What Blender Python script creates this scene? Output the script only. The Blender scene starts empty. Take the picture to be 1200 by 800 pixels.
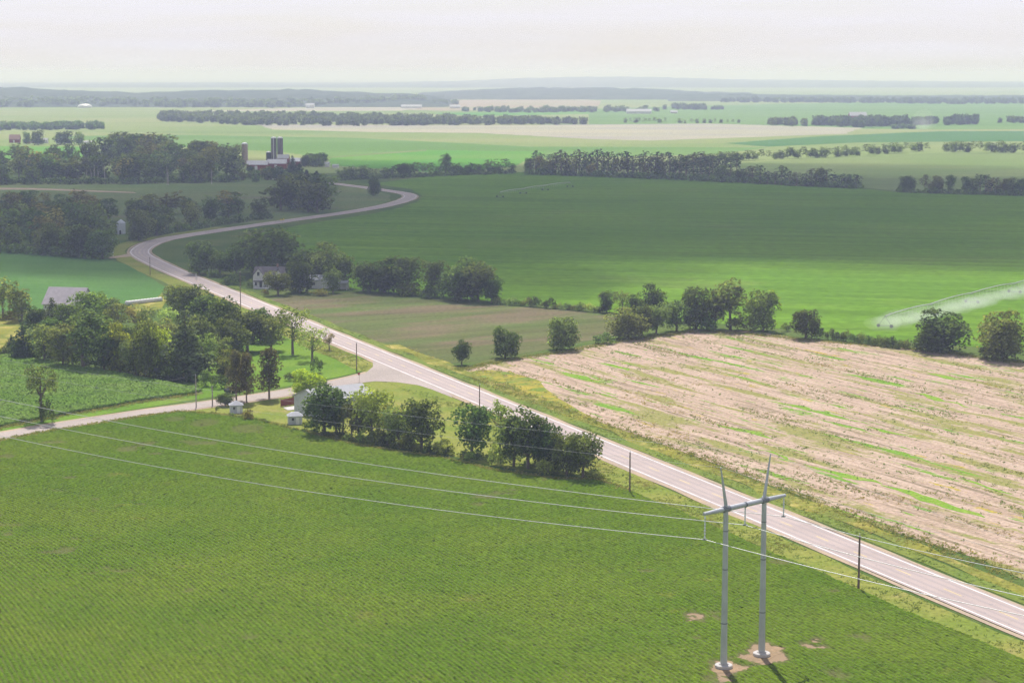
import bpy, math, random
import numpy as np
from mathutils import Vector, Matrix

random.seed(7)
RNG = np.random.default_rng(7)
R = math.radians
scene = bpy.context.scene
COL = scene.collection

# ------------------------------------------------------------------ camera
H = 76.0
F = 2333.0                      # focal length in pixels of a 1200 px wide picture (70 mm)
PITCH = math.atan((400 - 88) / F)
SP, CP = math.sin(PITCH), math.cos(PITCH)

def ray(px, py):
    xc = (px - 600) / F; yc = (400 - py) / F
    return (xc, yc * SP + CP, yc * CP - SP)

def at(px, py, z=0.0):
    """world point on the level z seen at a place of the photograph"""
    d = ray(px, py)
    t = (z - H) / d[2]
    return (d[0] * t, d[1] * t, z)

def z_at(px, py, Y):
    """height seen at a place of the photograph at ground distance Y"""
    d = ray(px, py)
    return H + Y * d[2] / d[1]

def mpp(py):
    """metres per pixel at ground level"""
    d = ray(600, py)
    return (H / -d[2]) / F

cam = bpy.data.cameras.new('camera')
cam.lens = 70.0; cam.sensor_width = 36.0; cam.sensor_fit = 'HORIZONTAL'
cam.lens = F / 1200 * 36
cam.clip_start = 1.0; cam.clip_end = 120000.0
camo = bpy.data.objects.new('camera', cam); COL.objects.link(camo)
camo.location = (0, 0, H); camo.rotation_euler = (math.pi / 2 - PITCH, 0, 0)
scene.camera = camo

# ------------------------------------------------------------------ helpers
def tag(o, label=None, cat=None, group=None, kind=None):
    if label: o['label'] = label
    if cat: o['category'] = cat
    if group: o['group'] = group
    if kind: o['kind'] = kind
    return o

def link(name, data, parent=None):
    o = bpy.data.objects.new(name, data); COL.objects.link(o)
    if parent: o.parent = parent
    return o

def empty(name, loc, rz=0.0, label=None, cat=None, group=None):
    o = link(name, None); o.location = loc; o.rotation_euler = (0, 0, rz)
    o.empty_display_size = 0.5
    return tag(o, label, cat, group)

class MB:
    """collects boxes, tubes and lathes and links them as one mesh"""
    def __init__(s): s.v = []; s.f = []
    def add(s, vs, fs):
        b = len(s.v); s.v += [tuple(p) for p in vs]; s.f += [tuple(b + i for i in f) for f in fs]; return s
    def box(s, x0, x1, y0, y1, z0, z1):
        return s.add([(x0,y0,z0),(x1,y0,z0),(x1,y1,z0),(x0,y1,z0),(x0,y0,z1),(x1,y0,z1),(x1,y1,z1),(x0,y1,z1)],
                     [(0,3,2,1),(4,5,6,7),(0,1,5,4),(1,2,6,5),(2,3,7,6),(3,0,4,7)])
    def tube(s, pts, rads, n=8, caps=True):
        pts = [Vector(p) for p in pts]
        if not hasattr(rads, '__len__'): rads = [rads] * len(pts)
        b = len(s.v)
        for i, p in enumerate(pts):
            d = (pts[min(i + 1, len(pts) - 1)] - pts[max(i - 1, 0)]).normalized()
            a = Vector((0, 0, 1)) if abs(d.z) < 0.9 else Vector((1, 0, 0))
            u = d.cross(a).normalized(); w = d.cross(u)
            for k in range(n):
                t = 2 * math.pi * k / n
                q = p + (u * math.cos(t) + w * math.sin(t)) * rads[i]
                s.v.append(tuple(q))
        for i in range(len(pts) - 1):
            for k in range(n):
                s.f.append((b + i*n + k, b + i*n + (k+1) % n, b + (i+1)*n + (k+1) % n, b + (i+1)*n + k))
        if caps:
            s.f.append(tuple(b + k for k in range(n))[::-1]); s.f.append(tuple(b + (len(pts)-1)*n + k for k in range(n)))
        return s
    def lathe(s, prof, n=20, cx=0, cy=0):
        b = len(s.v)
        for r, z in prof:
            for k in range(n):
                t = 2 * math.pi * k / n
                s.v.append((cx + r * math.cos(t), cy + r * math.sin(t), z))
        for i in range(len(prof) - 1):
            for k in range(n):
                s.f.append((b + i*n + k, b + i*n + (k+1) % n, b + (i+1)*n + (k+1) % n, b + (i+1)*n + k))
        s.f.append(tuple(b + k for k in range(n))[::-1]); s.f.append(tuple(b + (len(prof)-1)*n + k for k in range(n)))
        return s
    def mesh(s, name, mat, smooth=False):
        me = bpy.data.meshes.new(name); me.from_pydata(s.v, [], s.f); me.materials.append(mat)
        if smooth: me.polygons.foreach_set('use_smooth', [True] * len(me.polygons))
        me.update(); return me
    def build(s, name, mat, parent=None, smooth=False):
        return link(name, s.mesh(name, mat, smooth), parent)

def np_mesh(name, verts, quads, mats, attrs=None, matidx=None):
    """mesh from arrays of quads"""
    me = bpy.data.meshes.new(name)
    nv, nf = len(verts), len(quads)
    me.vertices.add(nv); me.vertices.foreach_set('co', np.ascontiguousarray(verts, dtype=np.float32).ravel())
    me.loops.add(nf * 4); me.loops.foreach_set('vertex_index', np.ascontiguousarray(quads, dtype=np.int32).ravel())
    me.polygons.add(nf); me.polygons.foreach_set('loop_start', np.arange(nf, dtype=np.int32) * 4)
    for m in mats: me.materials.append(m)
    if matidx is not None: me.polygons.foreach_set('material_index', np.asarray(matidx, dtype=np.int32))
    for k, a in (attrs or {}).items():
        at_ = me.attributes.new(k, 'FLOAT', 'POINT'); at_.data.foreach_set('value', np.ascontiguousarray(a, dtype=np.float32))
    me.update(calc_edges=True)
    return me

def vnoise(x, y, seed=0):
    """value noise, arrays in, 0..1 out"""
    x = np.asarray(x, float); y = np.asarray(y, float)
    xi = np.floor(x).astype(np.int64); yi = np.floor(y).astype(np.int64)
    fx = x - xi; fy = y - yi; fx = fx*fx*(3-2*fx); fy = fy*fy*(3-2*fy)
    def h(a, b):
        n = (a * 374761393 + b * 668265263 + seed * 1442695041) & 0x7fffffff
        n = ((n ^ (n >> 13)) * 1274126177) & 0x7fffffff
        n = (n ^ (n >> 16)) & 0xffff
        return n / 65535.0
    return (h(xi, yi)*(1-fx) + h(xi+1, yi)*fx)*(1-fy) + (h(xi, yi+1)*(1-fx) + h(xi+1, yi+1)*fx)*fy

def fbm(x, y, seed=0, o=3):
    s = 0; a = .5; t = 0
    for i in range(o):
        s = s + a * vnoise(np.asarray(x) * 2**i, np.asarray(y) * 2**i, seed + i); t += a; a *= .5
    return s / t

def inside(px, py, poly):
    """points in polygon (arrays)"""
    px = np.asarray(px); py = np.asarray(py); r = np.zeros(px.shape, bool)
    n = len(poly)
    for i in range(n):
        x0, y0 = poly[i][:2]; x1, y1 = poly[(i+1) % n][:2]
        if y0 == y1: continue
        c = ((y0 > py) != (y1 > py)) & (px < (x1-x0) * (py-y0) / (y1-y0) + x0)
        r ^= c
    return r

# ------------------------------------------------------------------ materials
def lin(c):
    return tuple(((x/255)/12.92 if x/255 <= .04045 else ((x/255+.055)/1.055)**2.4) for x in c)

class NT:
    def __init__(s, name):
        s.m = bpy.data.materials.new(name); s.m.use_nodes = True
        s.t = s.m.node_tree; s.t.nodes.clear(); s.out = s.n('ShaderNodeOutputMaterial')
    def n(s, typ, **kw):
        nd = s.t.nodes.new(typ)
        for k, v in kw.items():
            if k.startswith('i_'):
                key = k[2:]; key = int(key) if key.isdigit() else key.replace('_', ' ')
                nd.inputs[key].default_value = v
            else: setattr(nd, k, v)
        return nd
    def l(s, a, b): s.t.links.new(a, b)
    def val(s, x, sock):
        if isinstance(x, (int, float)): sock.default_value = x
        elif isinstance(x, tuple): sock.default_value = (*x, 1) if len(x) == 3 else x
        else: s.l(x, sock)
    def mix(s, f, a, b, blend='MIX'):
        nd = s.n('ShaderNodeMix', data_type='RGBA', blend_type=blend)
        s.val(f, nd.inputs[0]); s.val(a, nd.inputs[6]); s.val(b, nd.inputs[7]); return nd.outputs[2]
    def math(s, op, a, b=0.0, c=0.0, clamp=False):
        nd = s.n('ShaderNodeMath', operation=op, use_clamp=clamp)
        s.val(a, nd.inputs[0]); s.val(b, nd.inputs[1]); s.val(c, nd.inputs[2]); return nd.outputs[0]
    def rng(s, x, a, b, c=0.0, d=1.0, smooth=True):
        nd = s.n('ShaderNodeMapRange', interpolation_type='SMOOTHSTEP' if smooth else 'LINEAR')
        s.val(x, nd.inputs[0]); nd.inputs[1].default_value = a; nd.inputs[2].default_value = b
        nd.inputs[3].default_value = c; nd.inputs[4].default_value = d; return nd.outputs[0]
    def pos(s): return s.n('ShaderNodeNewGeometry').outputs['Position']
    def mapped(s, vec, rot=0.0, sc=(1, 1, 1), loc=(0, 0, 0)):
        a = s.n('ShaderNodeMapping'); a.inputs['Rotation'].default_value = (0, 0, rot); s.l(vec, a.inputs[0])
        b = s.n('ShaderNodeMapping'); b.inputs['Scale'].default_value = sc; b.inputs['Location'].default_value = loc
        s.l(a.outputs[0], b.inputs[0]); return b.outputs[0]
    def noise(s, vec, scale, detail=3.0, rough=.55):
        nd = s.n('ShaderNodeTexNoise'); s.l(vec, nd.inputs['Vector']); nd.inputs['Scale'].default_value = scale
        nd.inputs['Detail'].default_value = detail; nd.inputs['Roughness'].default_value = rough; return nd.outputs[0]
    def attr(s, name):
        nd = s.n('ShaderNodeAttribute'); nd.attribute_name = name; return nd.outputs['Fac']
    def bsdf(s, col, rough=.8, metal=0.0, spec=.3, bump=None):
        p = s.n('ShaderNodeBsdfPrincipled'); s.val(col, p.inputs['Base Color']); s.val(rough, p.inputs['Roughness'])
        p.inputs['Metallic'].default_value = metal; p.inputs['Specular IOR Level'].default_value = spec
        if bump is not None: s.l(bump, p.inputs['Normal'])
        s.l(p.outputs[0], s.out.inputs[0]); return s.m
    def diffuse(s, col, bump=None):
        p = s.n('ShaderNodeBsdfDiffuse'); s.val(col, p.inputs[0])
        if bump is not None: s.l(bump, p.inputs['Normal'])
        s.l(p.outputs[0], s.out.inputs[0]); return s.m
    def bump(s, h, strength=.5, dist=.3):
        b = s.n('ShaderNodeBump'); b.inputs['Strength'].default_value = strength; b.inputs['Distance'].default_value = dist
        s.l(h, b.inputs['Height']); return b.outputs[0]

def field_mat(name, c1, c2, big=90., fine=1.2, fine_amt=.35, rot=0., streak=0., streak_sc=(.02, .35), c3=None, c3_thr=(.6, .7), c3_big=40., bump=.6, stretch=(1, 1)):
    t = NT(name); p = t.pos()
    v = t.mapped(p, rot, (stretch[0], stretch[1], 1))
    f = t.rng(t.noise(v, 1/big, 4, .6), .35, .65)
    c = t.mix(f, c1, c2)
    if c3:
        c = t.mix(t.rng(t.noise(t.mapped(p, rot, (stretch[0], stretch[1], 1), (31, 17, 0)), 1/c3_big, 4, .6), *c3_thr), c, c3)
    n = t.noise(p, 1/fine, 3, .65)
    k = t.rng(n, .25, .75, 1 - fine_amt, 1 + fine_amt, False)
    if streak:
        sn = t.noise(t.mapped(p, rot, (streak_sc[0], streak_sc[1], 1)), 1.0, 4, .65)
        k = t.math('MULTIPLY', k, t.rng(sn, .3, .7, 1 - streak, 1 + streak, False))
    sc = t.n('ShaderNodeVectorMath', operation='SCALE'); t.l(c, sc.inputs[0]); t.l(k, sc.inputs['Scale'])
    return t.diffuse(sc.outputs[0], t.bump(n, bump, fine * .25))

def plain(name, col, rough=.6, metal=0.0, wear=.12, scale=1.5, spec=.3):
    t = NT(name); tc = t.n('ShaderNodeTexCoord').outputs['Object']
    n = t.noise(tc, scale, 4, .6)
    k = t.rng(n, .3, .7, 1 - wear, 1 + wear, False)
    sc = t.n('ShaderNodeVectorMath', operation='SCALE'); sc.inputs[0].default_value = col; t.l(k, sc.inputs['Scale'])
    return t.bsdf(sc.outputs[0], rough, metal, spec)

def ribbed(name, col, pitch=.3, axis=0, rough=.45, metal=0.0, wear=.12, depth=.5):
    """sheet metal or boards: ribs are modelled as bump along one local axis"""
    t = NT(name); tc = t.n('ShaderNodeTexCoord').outputs['Object']
    sx = t.n('ShaderNodeSeparateXYZ'); t.l(tc, sx.inputs[0])
    w = t.math('SINE', t.math('MULTIPLY', sx.outputs[axis], 2*math.pi/pitch))
    n = t.noise(tc, .8, 4, .6); k = t.rng(n, .3, .7, 1 - wear, 1 + wear, False)
    sc = t.n('ShaderNodeVectorMath', operation='SCALE'); sc.inputs[0].default_value = col; t.l(k, sc.inputs['Scale'])
    return t.bsdf(sc.outputs[0], rough, metal, .15, t.bump(w, depth, .04))

# ------------------------------------------------------------------ sun, sky, air
SUN_EL, SUN_AZ = R(55), R(-6)            # the sun stands ahead of the camera, a little to the left
w = bpy.data.worlds.new('World'); scene.world = w; w.use_nodes = True
nt = w.node_tree; nt.nodes.clear()
wo = nt.nodes.new('ShaderNodeOutputWorld'); bg = nt.nodes.new('ShaderNodeBackground')
sky = nt.nodes.new('ShaderNodeTexSky'); sky.sky_type = 'NISHITA'; sky.sun_disc = False
sky.sun_elevation = SUN_EL; sky.sun_rotation = SUN_AZ; sky.altitude = 300; sky.air_density = 1.0; sky.dust_density = 1.0; sky.ozone_density = 1.0
# thin white veil of high cloud, thickest low down, with faint streaks
geo = nt.nodes.new('ShaderNodeTexCoord')
mp = nt.nodes.new('ShaderNodeMapping'); mp.inputs['Scale'].default_value = (5, 5, 60)
nt.links.new(geo.outputs['Generated'], mp.inputs[0])
nz = nt.nodes.new('ShaderNodeTexNoise'); nz.inputs['Scale'].default_value = 1.6; nz.inputs['Detail'].default_value = 5
nt.links.new(mp.outputs[0], nz.inputs['Vector'])
mr = nt.nodes.new('ShaderNodeMapRange'); mr.inputs[1].default_value = .3; mr.inputs[2].default_value = .7
mr.inputs[3].default_value = .62; mr.inputs[4].default_value = 1.0
nt.links.new(nz.outputs[0], mr.inputs[0])
mx = nt.nodes.new('ShaderNodeMix'); mx.data_type = 'RGBA'
SKY_VEIL = (8.8, 8.65, 9.55, 1)
sxyz = nt.nodes.new('ShaderNodeSeparateXYZ'); nt.links.new(geo.outputs['Generated'], sxyz.inputs[0])
el = nt.nodes.new('ShaderNodeMapRange'); el.inputs[1].default_value = .05; el.inputs[2].default_value = .55; el.inputs[3].default_value = 1.0; el.inputs[4].default_value = .35
nt.links.new(sxyz.outputs[2], el.inputs[0])
ml = nt.nodes.new('ShaderNodeMath'); ml.operation = 'MULTIPLY'; nt.links.new(mr.outputs[0], ml.inputs[0]); nt.links.new(el.outputs[0], ml.inputs[1])
nt.links.new(ml.outputs[0], mx.inputs[0]); nt.links.new(sky.outputs[0], mx.inputs[6]); mx.inputs[7].default_value = SKY_VEIL
nt.links.new(mx.outputs[2], bg.inputs['Color']); bg.inputs['Strength'].default_value = 0.085
nt.links.new(bg.outputs[0], wo.inputs['Surface'])

sl = bpy.data.lights.new('sun', 'SUN'); sl.energy = 4.6; sl.angle = R(.55); sl.color = (1, .96, .955)
so = link('sun', sl); so.location = (0, 0, 2000); so.rotation_euler = (-(math.pi/2 - SUN_EL), 0, -SUN_AZ)

scene.view_settings.view_transform = 'Standard'; scene.view_settings.look = 'None'
scene.view_settings.exposure = 0.28; scene.view_settings.gamma = 1.0; scene.view_settings.use_curve_mapping = False

def volume_mat(name, col, density, anis=0.0, absorb=None):
    m = bpy.data.materials.new(name); m.use_nodes = True; t = m.node_tree; t.nodes.clear()
    o = t.nodes.new('ShaderNodeOutputMaterial'); v = t.nodes.new('ShaderNodeVolumePrincipled')
    v.inputs['Color'].default_value = (*col, 1); v.inputs['Density'].default_value = density; v.inputs['Anisotropy'].default_value = anis
    if absorb is not None: v.inputs['Absorption Color'].default_value = (*absorb, 1)
    for k in ('Density Attribute', 'Color Attribute', 'Temperature Attribute'):
        if k in v.inputs: v.inputs[k].default_value = ''
    t.links.new(v.outputs[0], o.inputs['Volume'])
    try: m.cycles.homogeneous_volume = True
    except Exception: pass
    return m

HAZE_TOP = 110.0
b = MB().box(-26000, 26000, -300, 62000, -3.0, HAZE_TOP)
hz = b.build('haze', volume_mat('haze_air', (.62, .68, 1.0), 1.65e-4, 0.0, (1, 1, 1)))
tag(hz, 'pale summer haze that fades the far fields and hills', None, None, 'stuff')

# clouds high above the frame that shade the middle distance
def icoblob(mb, c, r, n=10, m=14, seed=0):
    vs = []; fs = []
    for i in range(n + 1):
        th = math.pi * i / n
        for k in range(m):
            ph = 2 * math.pi * k / m
            q = .86 + .28 * float(vnoise(3 + 2.2*math.cos(ph)*math.sin(th) + seed*7.3, 5 + 2.2*math.sin(ph)*math.sin(th) + 2*math.cos(th), seed))
            vs.append((c[0] + r[0]*q*math.sin(th)*math.cos(ph), c[1] + r[1]*q*math.sin(th)*math.sin(ph), c[2] + r[2]*q*math.cos(th)))
    for i in range(n):
        for k in range(m):
            fs.append((i*m + k, (i+1)*m + k, (i+1)*m + (k+1) % m, i*m + (k+1) % m))
    mb.add(vs, fs)

CLOUD_Z = 1100.0
cloud_mat = volume_mat('cloud_vapour', (1, 1, 1), 0.0050, 0.6)
def cloud(spots, label, name='cloud'):
    """spots: ground places (x, y, rx, ry) to shade"""
    mb = MB(); off = CLOUD_Z / math.tan(SUN_EL)
    for i, (x, y, rx, ry) in enumerate(spots):
        icoblob(mb, (x + off*math.sin(SUN_AZ), y + off*math.cos(SUN_AZ), CLOUD_Z + 30*math.sin(i*2.1)), (rx, ry, 130), seed=i + int(abs(x)))
    o = mb.build(name, cloud_mat, smooth=True); tag(o, label, None, 'summer clouds above the fields', 'stuff'); return o
# the cloud's lobes are objects of their own, so that their vapour adds up where they overlap
def cloud(spots, label, name='cloud'):
    off = CLOUD_Z / math.tan(SUN_EL)
    for i, (x, y, rx, ry) in enumerate(spots):
        mb = MB()
        icoblob(mb, (x + off*math.sin(SUN_AZ), y + off*math.cos(SUN_AZ), CLOUD_Z + 30*math.sin(i*2.1)), (rx, ry, 95), seed=i + int(abs(x)))
        o = mb.build(name, cloud_mat, smooth=True); tag(o, label, None, 'summer clouds above the fields', 'stuff')

def sp(px, py, rx, ry):
    g = at(px, py); return (g[0], g[1], rx*.69, ry*.69)
cloud([sp(120, 232, 330, 330), sp(330, 225, 330, 330), sp(560, 222, 330, 330), sp(800, 222, 330, 330), sp(1050, 222, 360, 330),
       sp(60, 250, 300, 260), sp(300, 248, 300, 260), sp(520, 246, 300, 260), sp(740, 246, 300, 260), sp(960, 247, 300, 260), sp(1180, 250, 320, 260), sp(60, 268, 240, 240), sp(300, 270, 250, 200), sp(520, 272, 250, 200), sp(720, 284, 230, 170), sp(900, 278, 200, 170), sp(1060, 286, 200, 170), sp(1230, 290, 220, 170),
       sp(40, 296, 210, 110), sp(150, 300, 120, 80), sp(395, 306, 130, 90), sp(500, 326, 120, 90), sp(250, 306, 120, 90), sp(620, 318, 120, 90),
       sp(100, 196, 480, 300), sp(480, 203, 420, 260), sp(900, 204, 420, 260), sp(1250, 230, 360, 360)],
      'white summer cloud above the fields casting its shade on them')

# ------------------------------------------------------------------ ground sheets
def resample(pts, step):
    out = []
    n = len(pts)
    for i in range(n):
        a, b2 = pts[i], pts[(i+1) % n]
        L = math.hypot(b2[0]-a[0], b2[1]-a[1]); k = max(1, int(L/step))
        for j in range(k): out.append((a[0] + (b2[0]-a[0])*j/k, a[1] + (b2[1]-a[1])*j/k))
    return out

def sheet(name, pxs, z, mat, label, jit=0.8, step=7.0, kind='structure', world=None):
    pts = world or [at(*p)[:2] for p in pxs]
    area = abs(sum(pts[i][0]*pts[(i+1) % len(pts)][1] - pts[(i+1) % len(pts)][0]*pts[i][1] for i in range(len(pts)))) / 2
    step = max(step, math.sqrt(area) / 60)
    ps = resample(pts, step)
    if jit:
        ps = [(x + jit*(2*float(vnoise(x/step*.7, y/step*.7, 3)) - 1), y + jit*(2*float(vnoise(x/step*.7 + 50, y/step*.7, 5)) - 1)) for x, y in ps]
    me = bpy.data.meshes.new(name); me.from_pydata([(x, y, z) for x, y in ps], [], [tuple(range(len(ps)))]); me.materials.append(mat); me.update()
    if me.polygons[0].normal.z < 0: me.flip_normals()
    return tag(link(name, me), label, None, None, kind)

G_GRASS = field_mat('rough_grass', (.075, .125, .028), (.115, .155, .040), 45, 1.0, .30, c3=(.16, .17, .06), c3_thr=(.55, .7))
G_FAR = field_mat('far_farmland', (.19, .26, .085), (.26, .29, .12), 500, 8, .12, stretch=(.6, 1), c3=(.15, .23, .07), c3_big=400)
G_SOY = field_mat('soybean_ground', (.10, .155, .026), (.13, .18, .034), 30, .9, .35)
G_SOYBIG = field_mat('crop_green', (.100, .202, .018), (.128, .234, .020), 130, 4.5, .26, rot=R(12), streak=.24, streak_sc=(.006, .12), c3=(.140, .215, .034), c3_thr=(.56, .75), c3_big=110)
G_LEFT = field_mat('young_corn', (.080, .172, .044), (.100, .198, .05), 60, 1.3, .25, rot=R(25), streak=.12, streak_sc=(.01, .2))
G_CORN = field_mat('corn_ground', (.075, .13, .035), (.095, .16, .04), 20, .8, .3)
G_DULL = field_mat('thin_crop_on_soil', (.122, .128, .050), (.105, .140, .042), 42, 1.3, .28, rot=R(-30), streak=.20, streak_sc=(.012, .12), c3=(.165, .135, .078), c3_thr=(.44, .62), c3_big=34, stretch=(.6, 1.6))
G_LAWN = field_mat('mown_lawn', (.115, .21, .026), (.155, .25, .032), 16, .9, .22, c3=(.19, .22, .06), c3_thr=(.6, .72), c3_big=14)
G_VERGE = field_mat('verge_turf', (.175, .225, .040), (.25, .255, .060), 14, .8, .30, c3=(.28, .25, .085), c3_thr=(.55, .72), c3_big=9)
G_YELLOW = field_mat('verge_flowers', (.24, .235, .045), (.17, .20, .045), 12, .8, .30, c3=(.42, .35, .11), c3_thr=(.50, .68), c3_big=8)
G_MEADOW = field_mat('marsh_meadow', (.13, .19, .062), (.18, .215, .08), 70, 2.5, .25, stretch=(.5, 1.5), c3=(.19, .175, .095), c3_thr=(.57, .7), c3_big=60)
G_PALE = field_mat('pale_hayfield', (.16, .225, .075), (.19, .24, .09), 120, 3, .15, streak=.12, streak_sc=(.003, .05))
G_TAN = field_mat('ripe_grain', (.40, .37, .26), (.34, .335, .24), 260, 5, .10, stretch=(.35, 1.4), c3=(.33, .31, .27), c3_thr=(.5, .62), c3_big=200)
G_PINK = field_mat('bare_far_soil', (.34, .27, .20), (.30, .29, .18), 300, 6, .08)
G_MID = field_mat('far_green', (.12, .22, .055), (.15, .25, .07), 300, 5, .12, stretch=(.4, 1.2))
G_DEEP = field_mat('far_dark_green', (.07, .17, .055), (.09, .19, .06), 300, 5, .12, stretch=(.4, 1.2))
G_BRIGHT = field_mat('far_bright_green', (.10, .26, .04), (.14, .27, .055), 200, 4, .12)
G_SOIL = field_mat('bare_soil', (.36, .25, .15), (.27, .20, .12), 5, .5, .2)
G_GRAVEL = field_mat('shoulder_gravel', (.44, .34, .23), (.37, .30, .22), 6, .4, .18)

def fallow_mat():
    t = NT('fallow_stubble'); p = t.pos()
    rot = FROT
    base = t.mix(t.rng(t.noise(t.mapped(p, rot, (.05, .16, 1)), 1.0, 4, .6), .35, .65), (.43, .315, .235), (.355, .265, .182))
    # straw rows along the field
    rows = t.noise(t.mapped(p, rot, (.035, .75, 1)), 1.0, 3, .6)
    base = t.mix(t.rng(rows, .40, .62), base, (.50, .38, .285))
    base = t.mix(t.rng(t.noise(t.mapped(p, rot, (.03, .5, 1), (9, 4, 0)), 1.0, 3, .6), .54, .70), base, (.235, .185, .12))
    # weedy strips
    g = t.noise(t.mapped(p, rot, (.022, .17, 1), (3, 8, 0)), 1.0, 5, .6)
    g2 = t.math('ADD', g, t.math('MULTIPLY', t.noise(p, .5, 3, .6), .18))
    base = t.mix(t.rng(g2, .60, .70), base, (.27, .26, .09))
    gr = t.noise(t.mapped(p, rot, (.026, .21, 1), (17, 2, 0)), 1.0, 5, .6)
    gr2 = t.math('ADD', gr, t.math('MULTIPLY', t.noise(p, .6, 3, .6), .14))
    base = t.mix(t.rng(gr2, .655, .70), base, (.17, .30, .04))
    ye = t.math('ADD', t.noise(t.mapped(p, rot, (.05, .3, 1), (41, 12, 0)), 1.0, 4, .6), t.math('MULTIPLY', t.noise(p, .8, 3, .6), .14))
    base = t.mix(t.rng(ye, .72, .76), base, (.42, .33, .06))
    n = t.noise(p, 1.1, 4, .7)
    sc = t.n('ShaderNodeVectorMath', operation='SCALE'); t.l(base, sc.inputs[0]); t.l(t.rng(n, .25, .75, .62, 1.36, False), sc.inputs['Scale'])
    return t.diffuse(sc.outputs[0], t.bump(n, .8, .3))

a0, a1 = at(945, 545), at(1150, 607)
FROT = -math.atan2(a1[1]-a0[1], a1[0]-a0[0])

def ground_mesh():
    # one sheet to the horizon, finer near the camera
    ys = [-60, 200, 400, 700, 1200, 2200, 4000, 7000, 12000, 20000, 30000, 44000, 60000]
    vs = []; fs = []
    for y in ys:
        wd = max(1500, y * .42 + 1200)
        vs += [(-wd, y, 0), (wd, y, 0)]
    for i in range(len(ys) - 1): fs.append((2*i, 2*i+1, 2*i+3, 2*i+2))
    me = bpy.data.meshes.new('ground'); me.from_pydata(vs, [], fs); me.materials.append(G_GRASS); me.update()
    return tag(link('ground', me), 'rough grass ground beneath the whole countryside', None, None, 'structure')
ground_mesh()

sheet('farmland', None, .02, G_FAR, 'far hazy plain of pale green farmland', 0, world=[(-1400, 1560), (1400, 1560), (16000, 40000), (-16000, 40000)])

# far strips, from the horizon towards the camera
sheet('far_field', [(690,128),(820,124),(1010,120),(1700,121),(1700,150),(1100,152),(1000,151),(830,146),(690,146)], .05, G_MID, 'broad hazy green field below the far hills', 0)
sheet('far_field', [(430,128),(490,119),(640,114),(705,118),(700,127),(520,130)], .05, G_PINK, 'hazy tan field beside the distant village', 0)
sheet('far_field', [(205,131),(430,124),(500,125),(470,130)], .06, G_TAN, 'thin straw coloured strip behind the long wood', 0)
sheet('far_field', [(500,133),(690,128),(690,134),(560,136)], .06, G_BRIGHT, 'thin green strip in front of the tan far field', 0)
sheet('far_field', [(300,146),(600,147),(830,145),(1010,150),(990,157),(880,161),(760,165),(690,163),(560,156),(440,155),(320,152)], .07, G_TAN, 'long pale grain field across the plain', 4)
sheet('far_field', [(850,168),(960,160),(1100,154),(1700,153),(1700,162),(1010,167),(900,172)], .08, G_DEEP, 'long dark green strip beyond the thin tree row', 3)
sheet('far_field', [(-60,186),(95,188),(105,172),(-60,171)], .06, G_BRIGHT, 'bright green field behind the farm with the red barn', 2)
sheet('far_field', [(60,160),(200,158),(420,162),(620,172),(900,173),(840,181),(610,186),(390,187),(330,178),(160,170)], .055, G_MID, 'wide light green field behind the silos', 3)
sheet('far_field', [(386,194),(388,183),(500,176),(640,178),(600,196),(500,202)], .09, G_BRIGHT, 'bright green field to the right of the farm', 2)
sheet('farm_track', [(380,184.2),(500,175.4),(500,177),(382,185.6)], .11, G_PALE, 'pale track running past the bright green field', 0)
sheet('hay_field', [(845,192),(1000,184),(1100,179.5),(1700,181),(1700,232),(1120,227),(1050,224),(1012,220),(920,210)], .06, G_PALE, 'pale olive hayfield between the two rows of trees', 2)
sheet('meadow', [(-60,232),(-60,216),(160,212),(310,211),(380,217),(420,219),(455,228),(458,235),(440,243),(400,249),(300,262),(150,262)], .03, G_MEADOW, 'dull olive marsh meadow inside the bend of the road', 1.5)
sheet('gravel_lane', [(-60,219.6),(40,220.6),(157,225.2),(160,226.6),(40,222.6),(-60,222.2)], .08, G_GRAVEL, 'pale gravel lane through the marsh by the wood', 0)

# fields round the road
BIG = [(385,214.5),(430,216),(500,207),(610,202),(660,204),(800,208),(850,212),(925,218),(1010,221),(1050,225),(1120,228),(1700,231),
       (1700,478),(1300,421),(1200,411),(1060,400),(985,392),(900,384),(800,376),(720,366),(640,358),(585,354),(480,346),(412,338),(380,322),(300,300),(276,285),(300,274),(350,264),(400,256),(437,250),(470,243),(490,236),(494,229),(482,222),(450,217.5)]
sheet('crop_field', BIG, .05, G_SOYBIG, 'large dark green crop field half in the shade of a cloud', 1.0)
sheet('driveway', [(127,301.5),(140,299.5),(152,297),(156,300.5),(146,301.5),(130,303)], .082, G_GRAVEL, 'short gravel entrance at the outer bend of the highway', .4, 2)
sheet('left_crop_field', [(-60,288),(0,291),(50,296),(125,304),(150,310),(168,321),(195,336),(183,352),(135,356),(60,362),(-60,368)], .05, G_LEFT, 'bright green young crop left of the bend in the road', .8)
CORNPX = [(-300,364),(-60,404),(0,415.5),(75,428),(175,446),(225,456),(237,458),(227,461.5),(162,470.5),(137,475.5),(70,487),(-60,512),(-300,554)]
sheet('corn_field', CORNPX, .05, G_CORN, 'leafy green corn field between the wood and the side road', .6)
sheet('dull_field', [(292,347),(362,346),(412,342),(480,348),(567,357),(630,361),(680,365),(725,372),(735,392),(700,398),(672,403),(640,409),(605,416.5),(545,425),(500,427),(467,420),(430,401.5),(380,378),(340,362)], .04, G_DULL, 'thin brownish green field beyond the highway', .8)
FALPX = [(537,434),(600,421),(660,412.5),(685,406),(735,398),(772,392),(822,387),(885,388),(935,397),(1000,403),(1060,408),(1120,415),(1200,426),(1300,440),(1700,497),(1700,850),(1300,712),(1200,678),(1150,657),(1100,641),(1000,606),(900,567),(750,511),(700,495),(650,477),(600,458),(562,444)]
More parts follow.
